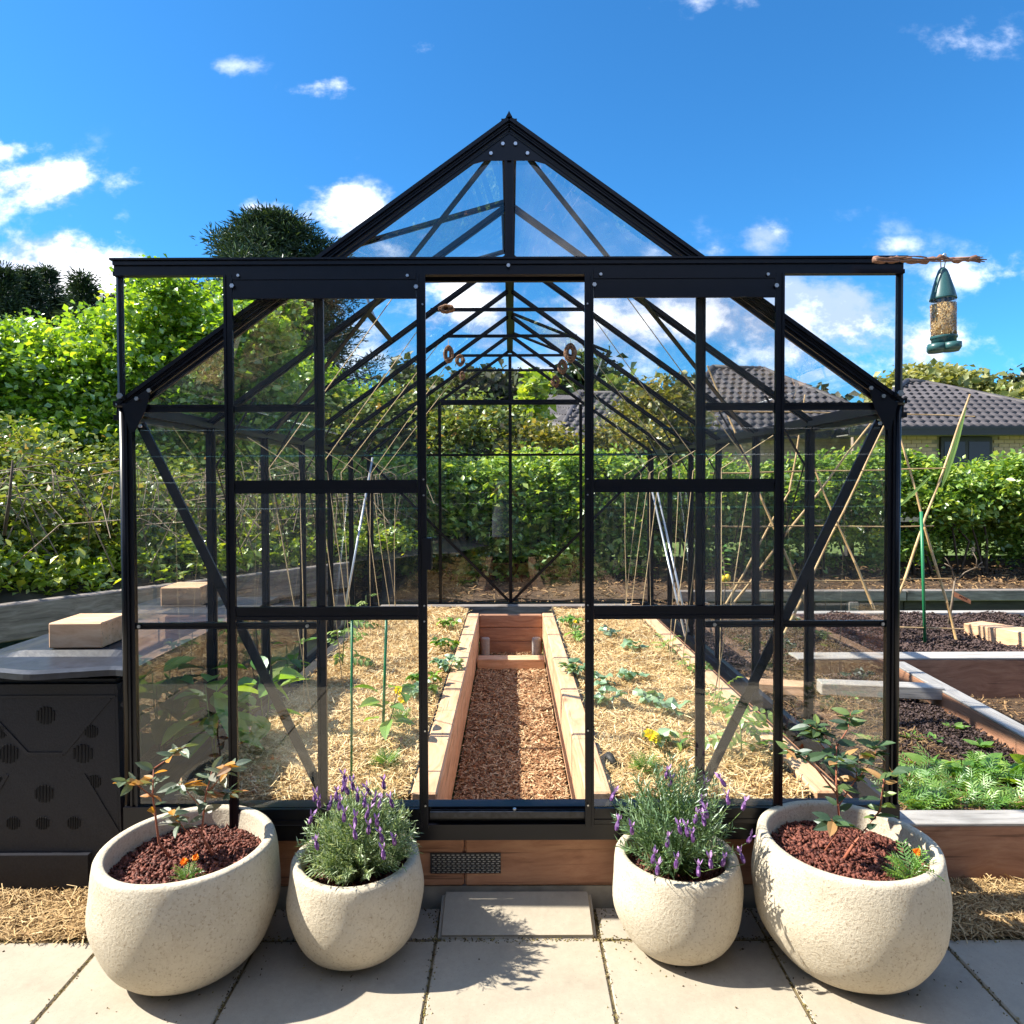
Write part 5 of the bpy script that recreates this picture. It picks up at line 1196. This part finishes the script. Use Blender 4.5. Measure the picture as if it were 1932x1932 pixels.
# conifers
def conifer(label, u, vtop, Y, wpx, zb, n, size=.5, group=None, rounded=False):
    top = at(u, vtop, Y); W_ = wpx*Y/F_PX/2*(.98 if rounded else 1.05); Hh = top.z-zb-size*2.4
    t = thing('pine_tree', label, 'pine tree', (top.x, Y, zb), 0, group)
    q = MB(); q.tube([(0, 0, -1), (0, 0, Hh*.5), (0, 0, Hh*.97)], [W_*.09, W_*.06, W_*.015], 7)
    nb = n//40; hs, C_ = [], []
    for i in range(nb):
        f = rng.random()**.8; hgt = Hh*(.15+.85*f); a = rng.uniform(0, 2*math.pi); rr = (W_*(1-f**(2.7 if rounded else 4))**(.62 if rounded else .6)+W_*.04)*(1 if rounded else min(1, (1-f)*Hh/3.6)**.8)*rng.uniform(.45, 1.0)*(1+.24*math.sin(a*3+f*9+u)+.12*math.sin(f*23+a*2)+(.10 if rounded else .2)*math.sin(f*40+u))
        C_.append((rr*math.cos(a), rr*math.sin(a), hgt+rr*.12))
        if i % 14 == 0: q.tube([(0, 0, hgt-rr*.3), (rr*math.cos(a)*.9, rr*math.sin(a)*.9, hgt)], [W_*.02, W_*.006], 4)
    q.build('trunk', 'bark', t, True)
    C_ = np.array(C_); P = np.repeat(C_, 40, 0)+rng.normal(size=(nb*40, 3))*np.array([1, 1, .5])*size*.95
    D = unit(P-np.repeat(C_, 40, 0)+np.array([0, 0, .35*size])+rng.normal(size=P.shape)*.1)
    o = leaf_cloud('crown', P, size, 'pine_needle', t, .15, .3, dirs=D); tag(o, kind='stuff')
conifer('big dark round topped pine rising above the left roof slope', 515, 388, 34, 320, 0, 90000, .27, None, True)
for i, (u, v, w, lb) in enumerate([(5,487,85,'dark pine at the very left edge of the skyline'),(48,492,70,'dark pine second from the left on the skyline'),(88,490,80,'dark pine third from the left on the skyline'),(155,500,75,'dark pine standing slightly apart, just left of the track end'),(-50,500,90,'dark pine mostly cut off by the left edge'),
      (120,545,90,'shorter dark pine filling the gap in the skyline row'), (20,560,110,'shorter dark pine low at the left edge'), (258,512,60,'small dark pine right behind the left end of the track'), (215,545,60,'low dark pine beside the left track support'), (308,512,34,'thin young pine under the left part of the door track'), (352,515,40,'thin young pine next to the round topped pine')]):
    conifer(lb, u, v, 46+3*(i % 3), w*.9, 3, 12000, .32)
# far hillside and its wood
V, F_ = [], []
for i in range(41):
    for j in range(9):
        x = -120+240*i/40; y = 48+10*j; hz = 8*(1/(1+math.exp(-(y-66)/7)))*(.75+.25*math.sin(x*.06+1))
        V.append((x, y, hz))
for i in range(40):
    for j in range(8): a = i*9+j; F_.append((a, a+9, a+10, a+1))
me = bpy.data.meshes.new('hill'); me.from_pydata(V, [], F_); tag(link('hill', me, 'bank_soil'), kind='structure')
lob = [(rng.uniform(-55, 55), rng.uniform(62, 78), rng.uniform(6.2, 9.6), rng.uniform(2.5, 4), 3, rng.uniform(1.8, 3)) for _ in range(70)]
P = lobes_points(lob, 60000, .6, 40, .5); o = leaf_cloud('hillside_wood', P, .75, 'hill_leaf', None, .7); tag(o, 'grey green wood covering the far hillside behind everything', 'woodland', kind='stuff')
for u, v, Y, w, h, lb, m_, nn in [(905,722,40,90,60,'bushy grey brown tree left of the gable bar on the far slope','hill_leaf',5000),(1000,730,42,70,50,'grey green tree right of the gable bar on the far slope','hill_leaf',4000),(1110,712,36,90,90,'dark tree behind the right door stile','pine_needle',6000),
       (1165,750,34,80,70,'mid green tree between the far tree and the house roof','bramble_leaf',5000),(1742,722,42,120,90,'pale yellow green tree above the right house ridge','pale_tree_leaf',6000),(1800,730,45,110,80,'wide pale tree right of the ridge over the right roof','pale_tree_leaf',6000),
       (1700,735,40,60,60,'narrow pale tree beside the corner of the greenhouse','pale_tree_leaf',3500),(1850,752,50,110,50,'dark green tree low over the right roof','bramble_leaf',5000),(1925,755,48,80,60,'pale tree at the right edge over the roof','pale_tree_leaf',4000)]:
    p = at(u, v, Y); rx = w*Y/F_PX/2; rz = h*Y/F_PX/2; z0 = .5
    tree('background_tree', lb, 'tree', p.x, Y, z0, (p.z-z0)*.6, [mk(0,0,p.z-z0-rz*.3,rx,rx,rz), mk(-rx*.6,0,p.z-z0-rz*.8,rx*.7,rx*.7,rz*.8), mk(rx*.6,.2,p.z-z0-rz*.7,rx*.7,rx*.7,rz*.8), mk(0,0,(p.z-z0)*.45,rx*.9,rx*.9,(p.z-z0)*.4)], nn, .42, m_, .45, 30, .15, limbs=4)
# brambles on the bank: leaves and bare arching canes
br = thing('bramble_thicket', 'tangled bramble thicket with bare arching canes on the left bank', 'bramble', (-3.6, 6, .6))
BO = Vector((-3.6, 6, .6))
lob = []
for l in np.arange(-2.5, 6.5, .45):
    for dd, z in ((1.2, 1.05), (1.9, 1.35), (2.6, 1.5), (.9, .8)):
        p = P0+dr*float(l)+Vector((-.809, .589, 0))*dd; fall = 1.0 if l < 3.4 else .8
        lob.append((p.x-BO.x, p.y-BO.y, (z*fall+rng.uniform(-.12, .12))-BO.z+.15, .42, .42, .34))
P = lobes_points(lob, 95000, .11, 24, .5); o = leaf_cloud('foliage', P, .056, 'bramble_leaf', br, .75, .7); tag(o, kind='stuff')
q = MB()
for i in range(330):
    l = rng.uniform(-2.4, 6.3); dd = rng.uniform(.25, 1.6); p = P0+dr*l+Vector((-.809, .589, 0))*dd-BO; a = rng.uniform(0, 6.28); ln = rng.uniform(.5, 1.3); ht = rng.uniform(.25, .8)
    b0 = Vector((p.x, p.y, .15)); dv = Vector((math.cos(a), math.sin(a), 0))*ln
    q.tube([b0, b0+dv*.3+Vector((0, 0, ht)), b0+dv*.7+Vector((0, 0, ht*1.1)), b0+dv+Vector((0, 0, ht*.6))], [.006, .005, .004, .003], 4, False)
o = q.build('canes', 'pale_bark', br); tag(o, kind='stuff')
# leafy ground cover spilling over the wall
gs = thing('ground_cover_shrub', 'bright yellow green low shrub spilling over the left retaining wall', 'shrub', (-4, 4, .6))
lob = []
for l in np.arange(-1.5, 6.4, .3):
    p = P0+dr*float(l)+Vector((-.809, .589, 0))*.42; lob.append((p.x+4, p.y-4, .78-.6+rng.uniform(-.05, .06)-(.08 if l > 3 else 0), .26, .26, .17))
    p = P0+dr*float(l)+Vector((-.809, .589, 0))*.75; lob.append((p.x+4, p.y-4, .92-.6+rng.uniform(-.05, .06)-(.1 if l > 3 else 0), .26, .26, .17))
P = lobes_points(lob, 19000, .06, 18, .4); o = leaf_cloud('foliage', P, .062, 'shrub_leaf', gs, .6, .9); tag(o, kind='stuff')
q = MB()
q.tube([at(8,1010,4.6), at(18,940,4.6), at(24,868,4.6)], [.012, .010, .006], 6); tag(q.build('dead_stalk', 'bark', None, True), 'thin dead stalk standing among the brambles at the left edge', 'dead stalk')

# ------------------------------------------------------------------ neighbouring houses
tw, tl = .27, .42
TV, TF = [], []
nseg = 6
for j, (yy, zz) in enumerate(((0, -.01), (0, .045), (tl*1.04, .012))):
    for i in range(nseg+1):
        f = i/nseg; TV.append((tw*f, yy, zz+(.032*math.sin(f*2*math.pi) if j else 0)))
for j in range(2):
    for i in range(nseg): a = j*(nseg+1)+i; TF.append((a, a+1, a+nseg+2, a+nseg+1))
tile_me = bpy.data.meshes.new('roof_tile'); tile_me.from_pydata(TV, [], TF); tile_me.polygons.foreach_set('use_smooth', [True]*len(TF)); tile_me.materials.append(MATS['roof_tile'])
def inside(p, poly):
    c = False; n = len(poly)
    for i in range(n):
        x0, y0 = poly[i]; x1, y1 = poly[(i+1) % n]
        if (y0 > p[1]) != (y1 > p[1]) and p[0] < (x1-x0)*(p[1]-y0)/(y1-y0)+x0: c = not c
    return c
def roof_face(parent, pts, cap=300):
    "tiled slope: first edge of pts is the eave"
    pts = [Vector(p) for p in pts]; xa = (pts[1]-pts[0]).normalized(); nn = xa.cross(pts[2]-pts[1]).normalized()
    if nn.z < 0: nn = -nn
    ya = nn.cross(xa).normalized(); 
    if ya.z < 0: ya = -ya
    loc = [((p-pts[0]).dot(xa), (p-pts[0]).dot(ya)) for p in pts]
    q = MB(); q.poly([p-nn*.03 for p in pts]); q.build('roof_deck', 'roof_tile', parent)
    cnt = 0; rest_v, rest_f = [], []
    xm, xM = min(l[0] for l in loc), max(l[0] for l in loc); yM = max(l[1] for l in loc)
    y = 0; row = 0
    M0 = Matrix((xa, ya, nn)).transposed()
    while y < yM:
        x = xm+(tw*.5 if row % 2 else 0)
        while x < xM:
            if inside((x+tw*.5, y+tl*.35), loc):
                o_ = pts[0]+xa*x+ya*y+nn*.0
                if cnt < cap:
                    o = bpy.data.objects.new('roof_tile', tile_me); COL.objects.link(o); o.parent = parent
                    Mx = M0.to_4x4(); Mx.translation = o_; o.matrix_local = Mx; cnt += 1
                else:
                    b0 = len(rest_v); rest_v += [tuple(o_+M0@Vector(v)) for v in TV]; rest_f += [tuple(b0+i for i in f) for f in TF]
            x += tw
        y += tl; row += 1
    if rest_v:
        me = bpy.data.meshes.new('roof_tiles'); me.from_pydata(rest_v, [], rest_f); o = link('roof_tiles', me, 'roof_tile', parent); tag(o, kind='stuff')
    return cnt
def ridge(parent, a, b, r=.09):
    q = MB(); q.tube([a, b], r, 8); q.build('ridge_cap', 'roof_tile', parent, True)
def gutter(parent, a, b):
    a, b = Vector(a), Vector(b); q = MB(); q.bar(a+Vector((0, -.06, -.12)), b+Vector((0, -.06, -.12)), .24, .1, (0, -1, 0)); fixn(q.build('gutter', 'fascia', parent))
    q = MB(); q.bar(a+Vector((0, .35, -.22)), b+Vector((0, .35, -.22)), .7, .03, (0, 0, 1), False); fixn(q.build('soffit', 'soffit', parent))
def brickwall(parent, x0, x1, y, z0, z1, holes=(), cap=300):
    q = MB(); q.box((x0, y+.02, 0), (x1, y+.25, z1)); q.build('wall', 'mortar', parent)
    z = z1-.09; row = 0; cnt = 0; me = MB(); me.box((0, 0, 0), (.29, .03, .098)); bme = me.mesh('brick'); bme.materials.append(MATS['brick_cream'])
    while z > z0:
        x = x0+(.15 if row % 2 else 0)
        while x < x1-.3:
            if not any(h0-.3 < x < h1 and g0-.1 < z < g1 for h0, h1, g0, g1 in holes) and cnt < cap:
                o = bpy.data.objects.new('brick', bme); COL.objects.link(o); o.parent = parent; o.location = (x, y-.008, z); cnt += 1
            x += .305
        z -= .112; row += 1
h1 = thing('house', 'brick house with two hipped dark tile roofs to the right of the greenhouse', 'house', (0, 0, 0))
ye, yr = 20.0, 24.5
eC0, eC1 = at(1600,806,ye), at(2150,806,ye); eC0.z = eC1.z = eC0.z
rC0, rC1 = at(1712,718,yr), at(1745,722,yr)
roof_face(h1, [eC0, eC1, rC1, rC0], 160); ridge(h1, rC1, eC1); ridge(h1, rC0, eC0); ridge(h1, rC0, rC1); gutter(h1, eC0, eC1)
eB0, eB1 = at(1255,812,ye+2), at(1720,812,ye+2); eB0.z = eB1.z
rB0, rB1 = at(1345,692,yr+2), at(1440,696,yr+2)
roof_face(h1, [eB0, eB1, rB1, rB0], 139); ridge(h1, rB1, eB1); ridge(h1, rB0, eB0); ridge(h1, rB0, rB1); gutter(h1, eB0, eB1)
zc = eC0.z-.24
wx0, wx1 = at(1772,830,ye+.6).x, at(1868,830,ye+.6).x
brickwall(h1, eC0.x+.5, eC1.x-.5, ye+.6, 1.9, zc, [(wx0-.05, wx1+.05, 0, zc)], 150)
brickwall(h1, eB0.x+.5, eC0.x+3.5, ye+2.6, 2.0, eB0.z-.24, (), 150)
wd = MB(); wd.box((wx0, ye+.50, .6), (wx1, ye+.60, zc-.02)); w_ = wd.build('window_frame', 'fascia', h1)
for f0, f1 in ((.06, .46), (.54, .94)):
    a_, b_ = wx0+(wx1-wx0)*f0, wx0+(wx1-wx0)*f1; q = MB(); q.box((a_, ye+.485, .7), (b_, ye+.495, zc-.16)); q.build('pane', 'window_glass', w_)
h2 = thing('house', 'lower tiled house seen through the middle of the greenhouse, its eave corner over the hedge', 'house', (0, 0, 0))
ya_ = 21.0
a0, a1, r0, r1 = at(1048,828,ya_), at(1330,828,ya_), at(1095,742,25.5), at(1340,742,25.5); a0.z = a1.z
roof_face(h2, [a0, a1, r1, r0], 200); ridge(h2, a0, r0); ridge(h2, r0, r1); gutter(h2, a0, a1)
b0_, b1_ = at(915,800,30), r0
roof_face(h2, [b0_, a0, r0, at(1000,760,30)], 90)
brickwall(h2, a0.x+.7, a1.x, ya_+.7, 2.1, a0.z-.24, (), 160)

# ------------------------------------------------------------------ the photographer, standing behind the camera, faintly mirrored in the far glass
def skinned(name, chains, m, parent, sub=2):
    V, E_, Rr = [], [], []
    idx = {}
    for ch in chains:
        prev = None
        for (p, r_) in ch:
            k = tuple(round(c, 4) for c in p)
            if k not in idx: idx[k] = len(V); V.append(p); Rr.append(r_)
            if prev is not None and prev != idx[k]: E_.append((prev, idx[k]))
            prev = idx[k]
    me = bpy.data.meshes.new(name); me.from_pydata(V, E_, []); o = link(name, me, m, parent)
    sk = o.modifiers.new('skin', 'SKIN'); sk.use_smooth_shade = True; sb = o.modifiers.new('sub', 'SUBSURF'); sb.levels = sub; sb.render_levels = sub
    for i, r_ in enumerate(Rr): me.skin_vertices[0].data[i].radius = (r_, r_*.8) if r_ > .07 else (r_, r_)
    me.skin_vertices[0].data[0].use_root = True
    return o
pr = thing('person', 'person in a pale blue dress taking the photo, reflected in the far glass', 'person', (-.15, -.36, 0))
hd_ = (0, .03, 1.60)
skinned('body', [[((0, 0, .92), .13), ((0, 0, 1.08), .115), ((0, 0, 1.25), .13), ((0, 0, 1.37), .11), ((0, .0, 1.45), .055), ((0, .02, 1.52), .055), (hd_, .082), ((0, .02, 1.68), .065)],
    [((0, 0, .92), .13), ((-.09, 0, .86), .085), ((-.10, .02, .48), .055), ((-.10, .0, .10), .035), ((-.10, .0, .05), .035), ((-.10, .13, .025), .03)],
    [((0, 0, .92), .13), ((.09, 0, .86), .085), ((.10, .02, .48), .055), ((.10, .0, .10), .035), ((.10, .0, .05), .035), ((.10, .13, .025), .03)],
    [((0, 0, 1.37), .11), ((-.17, 0, 1.37), .05), ((-.22, .06, 1.14), .038), ((-.02, .24, 1.31), .026), ((.05, .26, 1.34), .022)],
    [((0, 0, 1.37), .11), ((.17, 0, 1.37), .05), ((.24, .06, 1.14), .038), ((.24, .22, 1.31), .026), ((.21, .26, 1.35), .022)]], 'skin', pr)
q = MB(); q.lathe([(.065, 1.44), (.15, 1.40), (.155, 1.30), (.15, 1.20), (.135, 1.08), (.17, .95), (.22, .70), (.26, .42)], 24); o = q.build('dress', 'dress', pr, True)
for v in o.data.vertices: v.co.y *= .78
q = MB(); q.lathe([(.0, 1.715), (.055, 1.70), (.09, 1.66), (.102, 1.60), (.10, 1.52), (.085, 1.42), (.05, 1.36)], 20, (0, -.012, 0)); o = q.build('hair', 'hair', pr, True)
for v in o.data.vertices:
    if v.co.y > .045: v.co.y = .045
q = MB(); q.box((.06, .275, 1.33), (.20, .283, 1.41)); q.build('phone', 'phone_black', pr)
for sx in (-1, 1):
    for k in range(4):
        hx = .055 if sx < 0 else .205; q = MB(); q.tube([(hx, .262, 1.335+.017*k), (hx+(.0 if sx < 0 else .0), .290, 1.337+.017*k), (hx-sx*.018, .296, 1.339+.017*k)], [.008, .0075, .006], 6); q.build('finger', 'skin', pr, True)
    q = MB(); q.tube([(hx, .262, 1.33), (hx-sx*.02, .268, 1.36)], [.009, .007], 6); q.build('thumb', 'skin', pr, True)
# ------------------------------------------------------------------ own house wall behind the photographer (mirrored in the glass)
oh = thing('own_house', 'dark weatherboard house wall with deep eaves behind the photographer', 'house', (0, -.8, 0))
for i in range(13): q = MB(); q.box((-7, -.05, i*.2), (7, .0+.012*(i % 2), i*.2+.192)); q.build('weatherboard', 'weatherboard', oh)
q = MB(); q.box((-7.2, -2.5, 2.62), (7.2, .55, 2.70)); q.build('eave', 'soffit', oh)
q = MB(); q.poly([(-7.2, .55, 2.72), (7.2, .55, 2.72), (7.2, -4, 4.3), (-7.2, -4, 4.3)]); q.build('roof', 'roof_tile', oh)
for o_ in bpy.data.objects:
    if o_.get('label') and not 4 <= len(o_['label'].replace('-', ' ').split()) <= 16: print('LONG', o_.name, o_['label'])
print('objects', len(bpy.data.objects), 'tris', sum(len(p.vertices)-2 for me in bpy.data.meshes if me.users for p in []) )
